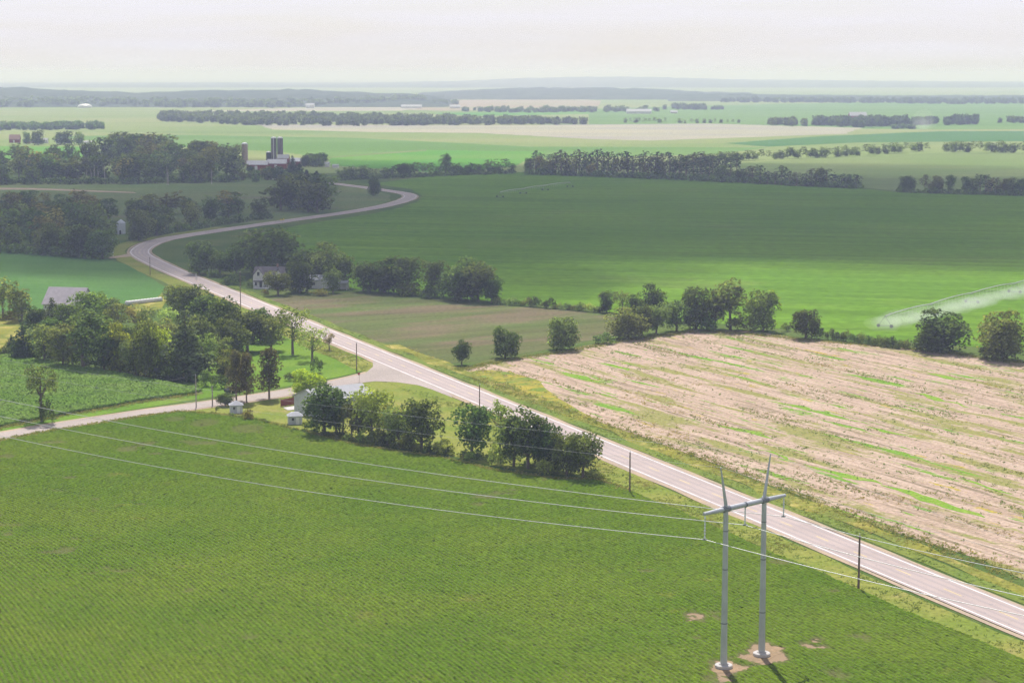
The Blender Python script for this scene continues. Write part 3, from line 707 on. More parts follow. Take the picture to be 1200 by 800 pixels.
def proto(kind, seed, leaf=None, dens=None):
    """unit-height crown and trunk: arrays of leaf corners, tints, and an MB for the wood"""
    random.seed(seed); global RNG; RNG = np.random.default_rng(seed)
    lobes = []; wood = MB(); kw = {}
    if kind in ('broad', 'airy', 'round', 'tall'):
        zb, rx, n, lr = {'broad': (.10, .38, 46, (.10, .165)), 'airy': (.24, .37, 30, (.07, .125)), 'round': (.02, .44, 52, (.11, .175)), 'tall': (.06, .235, 38, (.08, .125))}[kind]
        zc = (zb + 1)/2; rz = (1-zb)/2
        # main masses give an uneven outline, lobes sit on them
        masses = [(Vector((rnd(-.35, .35)*rx, rnd(-.35, .35)*rx, zc + ((-.85 + i_*.215 if kind == 'round' else -.5 + i_*.16) + rnd(-.12, .12))*rz)), rnd(.52, .74)) for i_ in range(7)]
        k = 0
        while k < n:
            m, mr = random.choice(masses)
            d = Vector((random.gauss(0, 1), random.gauss(0, 1), random.gauss(0, 1))).normalized()
            p = m + Vector((d.x*rx*mr, d.y*rx*mr, d.z*rz*mr))
            q = ((p.x/rx)**2 + (p.y/rx)**2 + ((p.z-zc)/rz)**2)**.5
            lr_ = rnd(*lr)
            if q > 1.06 - lr_*.8 or p.z + lr_ > 1.0 or p.z - lr_*(.7 if kind != 'round' else .1) < zb*.8: continue
            lobes.append((tuple(p), lr_, rnd(.25, .75))); k += 1
        if kind in ('round', 'broad'):          # low limbs fill the crown towards the ground
            for i in range(16 if kind == 'round' else 9):
                a = rnd(0, 6.28); q = rnd(.30, .72)*rx; lobes.append(((q*math.cos(a), q*math.sin(a), rnd(.11, .26) if kind == 'round' else rnd(.16, .32)), rnd(.09, .14) if kind == 'round' else rnd(.08, .12), rnd(.2, .7)))
        lean = Vector((rnd(-.03, .03), rnd(-.03, .03), 0))
        th = .62 if kind != 'round' else .5
        r0 = .026 if kind != 'tall' else .02
        wood.tube([(0, 0, -.01), lean*.4 + Vector((0, 0, th*.45)), lean + Vector((0, 0, th))], [r0*1.25, r0*.85, r0*.4], 7)
        for i in range(7 if kind != 'tall' else 5):
            c, lr_, _ = random.choice(lobes); c = Vector(c); z0 = rnd(.22, .5)*min(1, c.z/.6)
            s0 = lean*(z0/th) + Vector((0, 0, z0)); mid = s0.lerp(c, .5) + Vector((0, 0, -.02))
            wood.tube([s0, mid, s0.lerp(c, .92)], [r0*.5, r0*.35, r0*.14], 5)
        leaf = leaf or {'broad': .042, 'airy': .036, 'round': .042, 'tall': .036}[kind]; dens = dens or {'airy': 4.2}.get(kind, 5.2)
    elif kind == 'spruce':
        tiers = 17
        for i in range(tiers):
            f = i/(tiers-1); z = .07 + .86*f; r = .25*(1-f)**.8 + .02
            m = max(3, int(11*(1-f) + 3))
            for k in range(m):
                a = 2*math.pi*k/m + i*1.3 + rnd(-.3, .3); rr = r*rnd(.25, .9)
                lobes.append(((rr*math.cos(a), rr*math.sin(a), z - .03*rr/.2), .042 + .05*(1-f)*rnd(.8, 1.2), rnd(.2, .7)))
        lobes.append(((0, 0, .955), .03, .5))
        wood.tube([(0, 0, -.01), (0, 0, .95)], [.02, .004], 6); leaf = leaf or .032; dens = dens or 4.0; kw = dict(up=.2, flat=.7)
    elif kind == 'pine':
        n = 17
        for i in range(n):
            f = i/(n-1); z = .36 + .56*f; r = .19*(1 - (2*f-.75)**2*.42); a = i*2.4 + rnd(-.5, .5); rr = r*rnd(.25, .9)
            lobes.append(((rr*math.cos(a), rr*math.sin(a), z), rnd(.065, .105), rnd(.2, .7)))
        wood.tube([(0, 0, -.01), (rnd(-.01, .01), 0, .5), (rnd(-.02, .02), 0, .9)], [.019, .014, .006], 6)
        for i in range(5):
            c = Vector(random.choice(lobes)[0]); wood.tube([(0, 0, max(.3, c.z-.08)), c], [.008, .003], 4)
        leaf = leaf or .036; dens = dens or 5.0; kw = dict(flat=.75)
    elif kind == 'oldpine':
        n = 46
        for i in range(n):
            f = i/(n-1); z = .22 + .71*f; r = .25*(1 - (2*f-.6)**2*.42); a = i*2.4 + rnd(-.5, .5); rr = r*rnd(.15, .85)
            lobes.append(((rr*math.cos(a), rr*math.sin(a), z), rnd(.085, .125), rnd(.2, .7)))
        wood.tube([(0, 0, -.01), (rnd(-.01, .01), 0, .5), (rnd(-.02, .02), 0, .9)], [.021, .015, .006], 6)
        leaf = leaf or .034; dens = dens or 5.0; kw = dict(flat=.8)
    elif kind == 'lolly':
        k = 0
        while k < 34:
            a = rnd(0, 6.28); r = .34*math.sqrt(random.random()); z = .76 + rnd(-.2, .2)
            if (r/.36)**2 + ((z-.76)/.21)**2 > 1: continue
            lobes.append(((r*math.cos(a), r*math.sin(a), z - .1*(1 - r/.34)*0), rnd(.075, .115), rnd(.2, .8))); k += 1
        for i in range(14): lobes.append(((rnd(-.03, .03), rnd(-.03, .03), .04 + .55*i/13), rnd(.05, .075), rnd(.2, .6)))
        wood.tube([(0, 0, -.01), (.01, 0, .4), (0, 0, .8)], [.03, .024, .01], 6)
        for i in range(5):
            c = Vector(random.choice(lobes[:30])[0]); wood.tube([(0, 0, .45), c*.55 + Vector((0, 0, .28)), c], [.014, .01, .004], 4)
        leaf = leaf or .032; dens = dens or 5.0
    elif kind == 'ivy':
        for i in range(15):
            f = i/14; lobes.append(((rnd(-.03, .03), rnd(-.03, .03), .06 + .7*f), rnd(.035, .06), rnd(.2, .6)))
        for i in range(8): lobes.append(((rnd(-.15, .15), rnd(-.15, .15), rnd(.78, .93)), rnd(.06, .09), rnd(.3, .8)))
        wood.tube([(0, 0, -.01), (.01, 0, .8)], [.025, .012], 6); leaf = leaf or .032; dens = dens or 5.0
    elif kind == 'bush':
        for i in range(24):
            a = rnd(0, 6.28); r = .55*math.sqrt(random.random()); z = rnd(.2, .78)*(1 - .5*(r/.55)**2)
            lobes.append(((r*math.cos(a), r*math.sin(a), z), rnd(.16, .24), rnd(.2, .8)))
        for i in range(4): wood.tube([(0, 0, -.02), (rnd(-.3, .3), rnd(-.3, .3), .55)], [.03, .012], 5)
        leaf = leaf or .085; dens = dens or 5.0
    V, T = lobes_crown(lobes, leaf, dens, **kw)
    V[:, 2] = np.maximum(V[:, 2], .004)
    return V, T, wood

def crown_mesh(V, T, mat):
    return np_mesh('crown', V, np.arange(len(V)).reshape(-1, 4), [mat], {'tint': T})

def single_mesh(V, T, wood, mat, bark):
    """crown and wood in one mesh, for copies too small to show their parts"""
    wv = np.array(wood.v); q4 = [f for f in wood.f if len(f) == 4]
    me = np_mesh('tree', np.concatenate([V, wv]), np.concatenate([np.arange(len(V)).reshape(-1, 4), np.array(q4) + len(V)]), [mat, bark],
                 {'tint': np.concatenate([T, np.full(len(wv), .5)])}, matidx=np.concatenate([np.zeros(len(V)//4, int), np.ones(len(q4), int)]))
    return me

PROTO = {}; SMALL = {}
NP = {'broad': 5, 'round': 3, 'airy': 3, 'tall': 3, 'spruce': 2, 'pine': 4, 'ivy': 1, 'lolly': 1, 'oldpine': 3, 'bush': 4}
LOWLEAF = {'broad': .075, 'round': .08, 'airy': .065, 'tall': .06, 'spruce': .055, 'pine': .062, 'bush': .16}
for i, (k, n) in enumerate(NP.items()):
    mat = M_NEEDLE if k in ('spruce', 'pine', 'oldpine') else M_LEAF
    bark = M_BARKP if k in ('pine', 'oldpine') else M_BARK
    PROTO[k] = []; SMALL[k] = []
    for j in range(n):
        V, T, wd = proto(k, 100*i + j + 1)
        PROTO[k].append((crown_mesh(V, T, mat), wd.mesh('trunk', bark)))
    if k in LOWLEAF:
        for j in range(min(3, n)):
            V, T, wd = proto(k, 100*i + j + 51, leaf=LOWLEAF[k], dens=4.2)
            SMALL[k].append(single_mesh(V, T, wd, mat, bark))
RNG = np.random.default_rng(99); random.seed(99)
WID = {'broad': .69, 'round': .86, 'airy': .74, 'tall': .47, 'spruce': .48, 'pine': .42, 'ivy': .42, 'lolly': .80, 'oldpine': .62, 'bush': 1.45}   # width of the unit tree
NAME = {'broad': 'broadleaf_tree', 'round': 'broadleaf_tree', 'airy': 'broadleaf_tree', 'tall': 'broadleaf_tree', 'spruce': 'spruce_tree', 'pine': 'pine_tree', 'oldpine': 'pine_tree', 'ivy': 'ivy_clad_tree', 'lolly': 'broadleaf_tree', 'bush': 'shrub'}
TINT = {'D': (.74, .83, .80), 'M': (1, 1, 1), 'L': (1.55, 1.6, 1.2), 'Y': (3.6, 3.3, .9), 'V': (2.0, 2.05, .95), 'G': (1.35, 1.05, 1.0), 'P': (1.65, 1.75, 1.7), 'B': (1.5, 1.12, 1.0)}
count = {}
def plant(kind, x, y, h, wd, tint='M', label=None, group=None, small=False, cat=None):
    name = NAME[kind]; cat = cat or ('shrub' if kind == 'bush' else 'tree')
    c = TINT[tint] if isinstance(tint, str) else tint
    j = random.uniform(.88, 1.12); c = (c[0]*j, c[1]*j, c[2]*j, 1)
    s = wd/WID[kind]; rz = random.uniform(0, 6.28)
    if small or kind == 'bush':
        me = random.choice(SMALL[kind]) if small else None
        if me is None:
            cm, tm = random.choice(PROTO[kind])
            o = link(name, cm)      # a shrub shows no trunk: one mesh
        else: o = link(name, me)
        o.location = (x, y, 0); o.scale = (s, s, h); o.rotation_euler = (0, 0, rz); o.color = c
        return tag(o, label, cat, group)
    cm, tm = random.choice(PROTO[kind])
    e = empty(name, (x, y, 0), rz, label, cat, group); e.scale = (s, s, h)
    a = link('crown', cm, e); a.color = c
    link('trunk', tm, e)
    return e

def tree_px(kind, cx, base, top, wpx, tint, label, group=None, small=False):
    x, y, _ = at(cx, base); h = max(1.0, z_at(cx, top, y)); m = y/F*1.01*math.hypot(1, H/y)
    return plant(kind, x, y, h, wpx*m, tint, label, group, small)

ORD = ['first','second','third','fourth','fifth','sixth','seventh','eighth','ninth','tenth','eleventh','twelfth','thirteenth','fourteenth','fifteenth','sixteenth','seventeenth','eighteenth','nineteenth','twentieth']
def ordn(i, n): return 'leftmost' if i == 0 else 'rightmost' if i == n-1 else ORD[i] + ' from the left' if i < 20 else ORD[n-1-i] + ' from the right'

WB = 'trees of the windbreak behind the white shed'
for a in [
 ('broad',380,508,449,52,'D','dark bushy tree right in front of the gable of the white shed'),
 ('ivy',402,507,463,15,'D','slim ivy covered trunk, left one of the pair by the shed'),
 ('ivy',412,508,464,16,'D','slim ivy covered trunk, right one of the pair by the shed'),
 ('broad',436,514,449,44,'L','paler green tree before the right end of the shed roof'),
 ('airy',462,520,468,30,'G','thin greyish half bare tree between the pale tree and the dark one'),
 ('broad',494,527,465,44,'D','dark tree with ragged limbs in the middle of the windbreak'),
 ('bush',446,521,488,34,'M','low leafy shrub under the pale tree behind the shed'),
 ('bush',474,527,503,28,'M','shrub under the half bare tree in the windbreak'),
 ('broad',553,535,470,48,'D','dark round headed tree beside the gap in the windbreak'),
 ('airy',588,514,464,40,'L','light green tree behind the two dark ones, nearest the highway'),
 ('bush',586,545,507,30,'P','greyish green bush between the two dark windbreak trees'),
 ('broad',619,549,475,48,'D','tallest dark tree of the windbreak towards its right end'),
 ('bush',655,553,508,36,'M','shrubby tree next to the last dark tree of the windbreak'),
 ('broad',683,560,501,40,'D','last dark tree at the right end of the windbreak'),
 ('bush',520,533,510,30,'L','light green bush in the gap of the windbreak'),
 ('broad',420,512,466,34,'M','mid green tree between the ivy pair and the pale tree'),
 ('broad',468,522,474,36,'M','leafy tree behind the thin half bare tree'),
 ('broad',602,546,486,36,'M','tree filling the left shoulder of the tallest windbreak tree'),
 ('broad',642,553,494,34,'D','dark tree right of the tallest windbreak tree'),
 ('broad',664,556,503,36,'M','bushy tree just left of the last windbreak tree'),
 ('broad',394,507,472,30,'M','tree close behind the dark bushy one at the shed'),
 ('bush',705,561,552,14,'L','tiny bush just past the end of the windbreak'),
 ('bush',640,556,532,26,'L','low yellow green bush near the right end of the windbreak'),
 ('bush',365,504,488,22,'L','low light bush at the corner of the white shed'),
]: tree_px(*a, group=WB)
# understory along the foot of the windbreak
for i, px in enumerate(range(384, 700, 12)):
    f = (px-380)/320; by = 511 + f*49 + random.uniform(-2, 1)
    tree_px('bush', px + random.uniform(-4, 4), by, by - random.uniform(7, 17), random.uniform(14, 26), random.choice('DMML'), 'low dark scrub at the foot of the windbreak', 'undergrowth shrubs along the windbreak', small=random.random() < .5)

YD = 'trees round the junction farmyard'
for a in [
 ('lolly',49,494,430,46,'M','lone lollipop shaped tree by the side road at the far left'),
 ('bush',56,495,464,20,'D','dark shrub clinging to the trunk of the lone left tree'),
 ('oldpine',277,469.5,411,30,'B','brownish pine by the dark parked car, left one of three'),
 ('oldpine',289,471.5,413,28,'B','brownish pine by the side road, middle one of three'),
 ('oldpine',315.5,467.5,408,38,'B','brownish pine by the side road, right one of three'),
 ('broad',264,476,460,19,'D','small round dark tree with a short trunk beside the side road'),
 ('bush',290,492,475,17,'B','brownish round shrub beside the small grey roofed shed'),
 ('bush',254.5,480.5,474,6,'M','very small shrub by the pole at the side road'),
 ('round',358,463,432,40,'Y','bright yellow green round tree behind the white shed'),
 ('bush',371,437,414,18,'D','dark shrub on the lawn behind the yellow green tree'),
 ('bush',340,446,434,17,'D','small dark shrub on the lawn left of the yellow green tree'),
 ('bush',381,452,441,9,'D','small dark bush against the right side of the yellow green tree'),
 ('airy',343,415,354,42,'L','airy light green tree standing on the bright lawn'),
 ('airy',366,423,378,38,'P','pale leaning tree on the lawn next to the highway'),
 ('airy',386,410,388,18,'G','thin twiggy tree at the edge of the highway verge'),
 ('broad',318,411,368,34,'M','tree behind the airy one on the lawn'),
]: tree_px(*a, group=YD)
tree_px('bush',28,495,488,14,'M','low dark shrub in the grass left of the lone tree',YD)
for px, py in [(300,493),(308,494),(313,496),(330,501),(345,505),(355,506),(272,488),(280,490)]:
    tree_px('bush', px, py, py-5, 9, random.choice('MLP'), 'small weedy bush along the edge of the soybean field', 'small bushes along the field edge', small=True)

LW = 'trees of the left windbreak above the corn'
for a in [
 ('spruce',14,412,392,20,'D','small dark conifer at the left end of the left windbreak'),
 ('spruce',28,420,376,34,'D','blue green spruce at the left end of the left windbreak'),
 ('broad',52,424,378,38,'M','round tree next to the blue green spruce'),
 ('broad',74,430,382,34,'M','tree in the front row above the corn, third from its left end'),
 ('tall',98,432,358,52,'M','tall pale topped tree rising above the left windbreak'),
 ('broad',122,436,388,36,'D','dark tree right of the tall pale topped one'),
 ('round',140,436,374,40,'V','yellow green tree in the middle of the left windbreak'),
 ('broad',160,440,396,32,'M','tree right of the yellow green one in the left windbreak'),
 ('round',176,442,370,40,'L','light topped tree left of the big spruce'),
 ('round',186,441,380,34,'V','yellowish tree tucked against the big spruce'),
 ('spruce',218,443,361,60,'M','big broad spruce at the right end of the left windbreak'),
 ('airy',240,441,385,32,'P','pale grey green tree right of the big spruce'),
 ('bush',205,447,420,36,'D','dark shrub at the foot of the big spruce'),
 ('round',268,442,408,44,'L','light green bushy tree left of the brownish pines'),
 ('bush',243,452,430,30,'M','shrub by the corner of the corn field'),
 ('bush',258,455,436,24,'D','dark shrub behind the parked car'),
]: tree_px(*a, group=LW)
for px in range(8, 236, 11):
    by = 414 + (px)*.145 + random.uniform(-1, 2)
    tree_px('bush', px, by, by - random.uniform(10, 22), random.uniform(18, 28), random.choice('DDMG'), 'dark scrub at the foot of the left windbreak', 'undergrowth along the left windbreak', small=random.random() < .4)
# second rows behind, up to the bend of the road
for a in [
 ('tall',4,372,324,26,'P','pale green slender tree at the left edge behind the lawn'),
 ('tall',26,376,328,30,'P','pale rounded tree left of the grey barn roof'),
 ('bush',16,374,362,40,'G','brownish shrubs under the two pale left trees'),
 ('spruce',62,396,348,34,'M','dark conifer in front of the grey barn roof'),
 ('broad',42,392,358,26,'D','dark small tree behind the blue green spruce'),
 ('broad',80,398,354,32,'D','dark tree below the grey barn roof'),
 ('broad',104,388,340,40,'L','broad tree with light top to the right of the grey barn'),
 ('broad',126,380,344,28,'M','tree to the right of the barn behind the tall pale topped one'),
 ('airy',140,392,352,42,'G','greyish half bare tree in the middle of the left wood'),
 ('airy',160,394,354,38,'G','second greyish half bare tree in the middle of the left wood'),
 ('broad',208,372,332,28,'M','dark tree at the upper corner of the left wood near the highway'),
 ('broad',222,384,332,42,'M','dense dark tree by the highway at the top of the left wood'),
 ('broad',246,398,342,42,'M','dense tree by the highway, next but one to the top of the wood'),
 ('broad',264,404,346,40,'D','dark tree beside the highway in the middle of the wood edge'),
 ('round',268,420,370,44,'D','big dark tree between the big spruce and the lawn'),
 ('broad',290,412,362,44,'M','tree left of the airy lawn trees with a visible trunk'),
 ('airy',262,425,388,26,'P','pale bush like tree in front of the dark tree by the lawn'),
 ('broad',306,400,360,34,'D','dark tree against the highway left of the airy lawn tree'),
 ('airy',326,396,366,30,'G','greyish tree by the highway behind the lawn'),
 ('airy',196,390,358,30,'P','grey green tree behind the big spruce'),
 ('broad',236,416,368,34,'M','tree immediately behind the pale grey green one'),
 ('airy',174,398,356,30,'M','light tree behind the light topped one'),
 ('broad',120,410,372,36,'M','tree in the shade behind the front row of the left windbreak'),
 ('broad',150,414,380,36,'D','dark tree behind the yellow green one'),
 ('broad',186,412,372,36,'M','tree in the second row behind the light topped tree'),
 ('broad',60,412,370,34,'D','dark tree in the second row near the barn'),
 ('broad',90,414,372,36,'M','tree in the second row below the barn'),
]: tree_px(*a, group='trees between the side road and the bend of the highway')

HS = 'trees round the white farmhouse'
for a in [
 ('round',234,321,280,38,'D','rounded dark tree left of the farmhouse near the road'),
 ('broad',258,322,293,28,'D','dark tree between the rounded tree and the big crown'),
 ('broad',276,324,286,34,'D','dark tree at the left of the biggest crown'),
 ('round',320,326,263,76,'D','biggest broad dark crown behind the farmhouse'),
 ('broad',296,320,276,40,'D','dark tree merging with the left of the biggest crown'),
 ('round',380,334,281,52,'D','large dark tree behind the white outbuilding'),
 ('broad',400,338,296,34,'D','dark tree at the right behind the open carport'),
 ('broad',358,330,290,40,'D','dark tree between the biggest crown and the outbuilding'),
 ('round',352,343,304,36,'D','leafy tree between the farmhouse and the white outbuilding'),
 ('broad',326,346,316,28,'M','small tree on the lawn directly in front of the farmhouse'),
 ('bush',275,333,317,30,'D','tall bush at the left side of the farmhouse'),
 ('bush',296,337,324,17,'M','bush beside the porch of the farmhouse'),
 ('bush',311,345,337,12,'G','low shrub in front of the porch'),
 ('bush',376,346,338,32,'B','dark reddish hedge before the white outbuilding'),
 ('broad',390,343,314,20,'D','slender dark tree between outbuilding and carport'),
 ('bush',252,325,314,20,'D','low bush under the trees left of the farmhouse'),
 ('bush',263,334,326,14,'D','low dark bush on the lawn near the road'),
 ('bush',345,344,337,14,'D','low dark bush under the leafy tree by the house'),
]: tree_px(*a, group=HS)
for a in [
 ('broad',426,341,304,24,'D','dark tree at the left end of the clump beyond the dull field'),
 ('round',450,343,301,44,'D','dark broad tree in the left part of the clump'),
 ('broad',472,344,299,46,'D','dark rounded tree second in height in the clump'),
 ('broad',510,347,304,30,'M','lighter tree in the middle of the clump'),
 ('round',538,351,299,52,'D','tallest dark tree of the clump beyond the dull field'),
 ('broad',560,353,304,44,'D','dark tree right of the tallest one in the clump'),
 ('broad',576,355,322,24,'D','small dark tree at the right end of the clump'),
 ('bush',440,342,328,40,'D','dark scrub at the left foot of the clump'),
 ('bush',478,346,326,36,'M','lighter scrub at the foot of the clump'),
 ('bush',505,349,330,34,'D','dark scrub at the middle foot of the clump'),
 ('bush',545,354,334,40,'D','dark scrub below the tallest tree of the clump'),
]: tree_px(*a, group='clump of trees beyond the dull field')
for i, px in enumerate(range(582, 716, 9)):
    by = 356 + (px-582)*.085
    tree_px('bush', px, by, by - random.uniform(7, 15), random.uniform(13, 19), random.choice('DMMP'), ordn(i, 15) + ' bush of the low hedge along the dull field', 'hedge bushes along the dull field')
RC = 'trees of the clump above the fallow field'
for a in [
 ('broad',711,366,339,20,'D','small dark tree at the left of the clump above the fallow field'),
 ('airy',729,368,338,22,'M','thin tree next to the small dark one above the fallow field'),
 ('broad',743,370,344,18,'M','small tree between the thin one and the round headed one'),
 ('round',765,374,329,36,'D','round headed dark tree rising behind the clump'),
 ('round',736,397,357,52,'M','broad dark tree at the near left of the clump'),
 ('bush',709,403,387,30,'P','pale grey green bush at the near left corner of the clump'),
 ('broad',752,394,356,26,'M','tree at the right shoulder of the broad near tree'),
 ('broad',769,391,353,28,'M','tree in the low middle of the clump'),
 ('broad',793,388,350,32,'M','rounded middle tree of the clump above the fallow field'),
 ('round',816,386,333,42,'D','tall dark tree right of the middle of the clump'),
 ('broad',838,385,338,24,'M','narrow tree between the two tallest ones'),
 ('tall',856,386,326,38,'M','tallest tree of the clump above the fallow field'),
 ('round',894,388,337,42,'L','lighter rounded tree at the right end of the clump'),
 ('bush',921,388,375,14,'M','small round bush right of the clump'),
 ('broad',944,397,362,34,'D','dark isolated tree between the clump and the long hedge'),
 ('bush',958,397,375,18,'D','bush at the right side of the dark isolated tree'),
 ('bush',868,388,366,40,'M','leafy scrub at the foot of the tallest tree'),
 ('bush',830,388,368,34,'D','dark scrub at the foot of the clump'),
 ('round',1099,412,360,70,'M','large dome shaped tree beside the irrigated strip, left of the pair'),
 ('round',1176,422,359,64,'M','large dome shaped tree at the right edge, right of the pair'),
 ('bush',1084,412,392,36,'M','leafy skirt at the left foot of the left dome shaped tree'),
 ('bush',1162,420,400,36,'D','dark skirt at the left foot of the right dome shaped tree'),
 ('bush',1062,409,394,16,'M','bush at the right end of the long hedge'),
]: tree_px(*a, group=RC)
for i, px in enumerate(range(974, 1060, 9)):
    by = 396 + (px-974)*.135
    tree_px('bush', px, by+2, by - random.uniform(11, 15), random.uniform(16, 20), random.choice('DMM'), ordn(i, 10) + ' bush of the long hedge above the fallow field', 'hedge bushes above the fallow field')
tree_px('broad',541,427.5,397,19,'D','smallest of the three lone trees at the edge of the dull field')
tree_px('round',592,420,381,36,'D','middle one of the three lone trees, with a short trunk')
tree_px('round',658,410,369,42,'M','dense round one of the three lone trees, nearest the clump')
tree_px('round',438,229.5,208,17,'D','lone round tree inside the bend of the far road')

# woods
def wood(poly, n, hpx, kinds, tints, label, group, dmin=6.0, small=True, wr=(.7, 1.05), skip=None, hf=None):
    pts = []; xs = [p[0] for p in poly]; ys = [p[1] for p in poly]; tries = 0
    while len(pts) < n and tries < n*200:
        tries += 1
        x, y = random.uniform(min(xs), max(xs)), random.uniform(min(ys), max(ys))
        if not inside(np.array([x]), np.array([y]), poly)[0]: continue
        if any(abs(x-a) < dmin and abs(y-b2)*2.2 < dmin for a, b2 in pts): continue
        if skip and skip(x, y): continue
        pts.append((x, y))
    for x, y in sorted(pts, key=lambda p: -p[1]):
        h = random.uniform(*hpx)*(hf(x, y) if hf else 1); tree_px(random.choice(kinds), x, y, y - h, h*random.uniform(*wr), random.choice(tints), label, group, small)

bin_gap = lambda x, y: (124 < x < 160 and 262 < y < 300)
wood([(-20,292),(-20,248),(60,243),(100,246),(125,258),(150,256),(190,250),(235,250),(300,250),(322,255),(300,257),(250,263),(200,272),(165,280),(140,291),(120,304),(60,298)], 74, (24, 40), ['round','round','broad','tall'], 'DDMMG', 'dark tree crowded in the wood on the left of the winding road', 'trees of the wood left of the road', 8.5, skip=bin_gap, hf=lambda x, y: .72 if y < 268 else .9 if x > 150 else 1)
for a in [('round',163,282,243,34,'M','pale green tree just to the right of the white grain bin'), ('broad',184,276.5,248,24,'D','small dark tree by the road right of the grain bin'), ('tall',208,271.5,256,10,'M','little dark conifer like tree by the far roadside'),
          ('bush',222,270,264,12,'L','low bush by the roadside at the tip of the left wood'), ('broad',120,303,268,36,'D','dark tree in front of the grain bin wood, next to the pale pole'), ('round',96,301,262,40,'D','dark tree at the near edge of the left wood'), ('round',62,298,258,42,'M','rounded tree at the near edge of the left wood')]:
    tree_px(*a, group='trees at the near edge of the left wood')
wood([(-20,217),(-20,196),(60,190),(150,188),(276,190),(281,212),(240,214),(160,215)], 66, (21, 33), ['round','round','broad','tall'], 'DDDMG', 'dark tree in the long wood beside the farm with the silos', 'trees of the wood beside the farm', 7.0)
wood([(128,186),(150,184),(197,186),(197,193),(130,193)], 9, (28, 34), ['round','broad'], 'MMG', 'tall pale crowned tree rising over the far wood', 'tall trees rising over the far wood', 9.0)
wood([(296,213),(345,208),(372,212),(376,222),(330,222)], 12, (12, 19), ['broad','round','spruce'], 'DDM', 'dark tree in the small group below the red barn', 'trees below the red barn', 7)
wood([(284,206),(340,206),(340,213),(284,213)], 9, (9, 14), ['round','broad'], 'DGM', 'low tree below the barn and the lone silo', 'low trees below the farm', 6)
tree_px('spruce',343,206,182,17,'D','pointed dark tree in front of the red barn')
wood([(322,247),(345,240),(378,244),(374,249.5),(330,250.5)], 9, (30, 44), ['round','broad'], 'DM', 'dark tree in the round clump inside the bend of the road', 'trees of the round clump inside the bend', 10)
wood([(354,193),(384,193),(384,196),(354,196)], 7, (13, 17), ['round','broad'], 'D', 'dark tree at the right of the farm buildings', 'trees at the right of the farm', 4)
for px, py in [(102,214),(107,215),(111,214.5),(115,215),(123,214),(196,217),(197.5,217),(248,216)]:
    x, y, _ = at(px, py); mb = MB(); hh = random.uniform(9, 14)
    mb.tube([(0,0,-.1),(random.uniform(-.2,.2),0,hh*.6),(random.uniform(-.4,.4),0,hh)], [.24,.17,.05], 6)
    mb.tube([(0,0,hh*.55),(random.uniform(-1.2,1.2),0,hh*.8)], [.09,.03], 4); mb.tube([(0,0,hh*.68),(random.uniform(-1,1),.3,hh*.9)], [.07,.03], 4)
    o = mb.build('dead_tree', M_DEAD); o.location = (x, y, 0); tag(o, 'bare pale dead trunk at the edge of the marsh wood', 'tree', 'dead trunks at the marsh wood')

def row(pts, n, hpx, kinds, tints, what, group, wr=(.7, 1.1), jit=1.0, dy=.8, small=True, merge=None):
    P = np.array(pts, float); seg = np.abs(np.diff(P[:, 0])); cs = np.concatenate([[0], np.cumsum(seg)])
    for i in range(n):
        s = cs[-1]*(i + .5)/n; k = min(int(np.searchsorted(cs, s, 'right')) - 1, len(seg)-1); f = (s - cs[k])/seg[k]
        x = P[k, 0] + (P[k+1, 0]-P[k, 0])*f + random.uniform(-jit, jit); y = P[k, 1] + (P[k+1, 1]-P[k, 1])*f - random.uniform(0, dy)
        h = random.uniform(*hpx)
        if merge is not None:
            merge.append((x, y, h, random.choice(kinds), random.uniform(*wr))); continue
        tree_px(random.choice(kinds), x, y, y - h, h*random.uniform(*wr), random.choice(tints), (ordn(i, n) + ' ' + what) if n <= 38 else what, group, small)
FAR = []      # the farthest, smallest trees, past the three hundred that show largest
row([(398,211),(500,206.5),(604,202.5)], 26, (11, 17), ['broad','round','pine'], 'DDG', 'tree of the row right of the farm', 'row of trees right of the farm', (.75, 1.15), merge=FAR)
tree_px('tall',522,204,178,14,'D','tallest tree of the row right of the farm')
tree_px('round',474,207.5,190,15,'D','rounder taller tree in the row right of the farm')
tree_px('round',620,203,184,12,'D','detached small tree at the left end of the big tree belt')
row([(618,204),(660,206),(730,208),(800,210)], 30, (16, 25), ['pine','pine','pine','round'], 'DDGGB', 'tree in the front of the big tree belt', 'front trees of the big tree belt', (.6, .95))
row([(625,200),(700,201),(800,203),(866,205)], 34, (19, 27), ['pine'], 'DDG', 'tall pine in the back of the big tree belt', 'back trees of the big tree belt', (.55, .8))
row([(800,210),(850,213),(905,217),(960,219),(1008,221)], 24, (15, 24), ['pine','pine','round'], 'DDG', 'tree at the tapering right end of the big belt', 'right end trees of the big belt', (.65, 1.0))
row([(800,195),(862,189.5),(930,186.5),(1000,183.5),(1090,177.5)], 36, (9.5, 14.5), ['round','pine','broad'], 'DDGG', 'tree of the thin row along the hayfield', 'thin row of trees along the hayfield', (.8, 1.15), merge=FAR)
for a in [('round',1063,224.5,205,22,'D','round dark tree left of the gap by the hayfield'), ('pine',1084,225.5,204,13,'G','pine left of the middle pair by the hayfield'), ('round',1096,226,204.5,18,'G','brownish rounded tree in the group right of the gap'), ('tall',1112,226,203,13,'D','slim dark tree right of the brownish rounded one')]:
    tree_px(*a, group='group of trees right of the gap')
row([(1131,227.5),(1160,228.5),(1218,230)], 13, (20, 24.5), ['pine','pine','round'], 'DDG', 'pine of the dense block at the right edge', 'pines of the dense block at the right edge', (.55, .8))
row([(1106,178.5),(1150,179),(1215,180)], 14, (10.5, 15), ['round','broad','pine'], 'DDG', 'tree of the far row at the right edge', 'far row at the right edge', (.7, 1.0), merge=FAR)
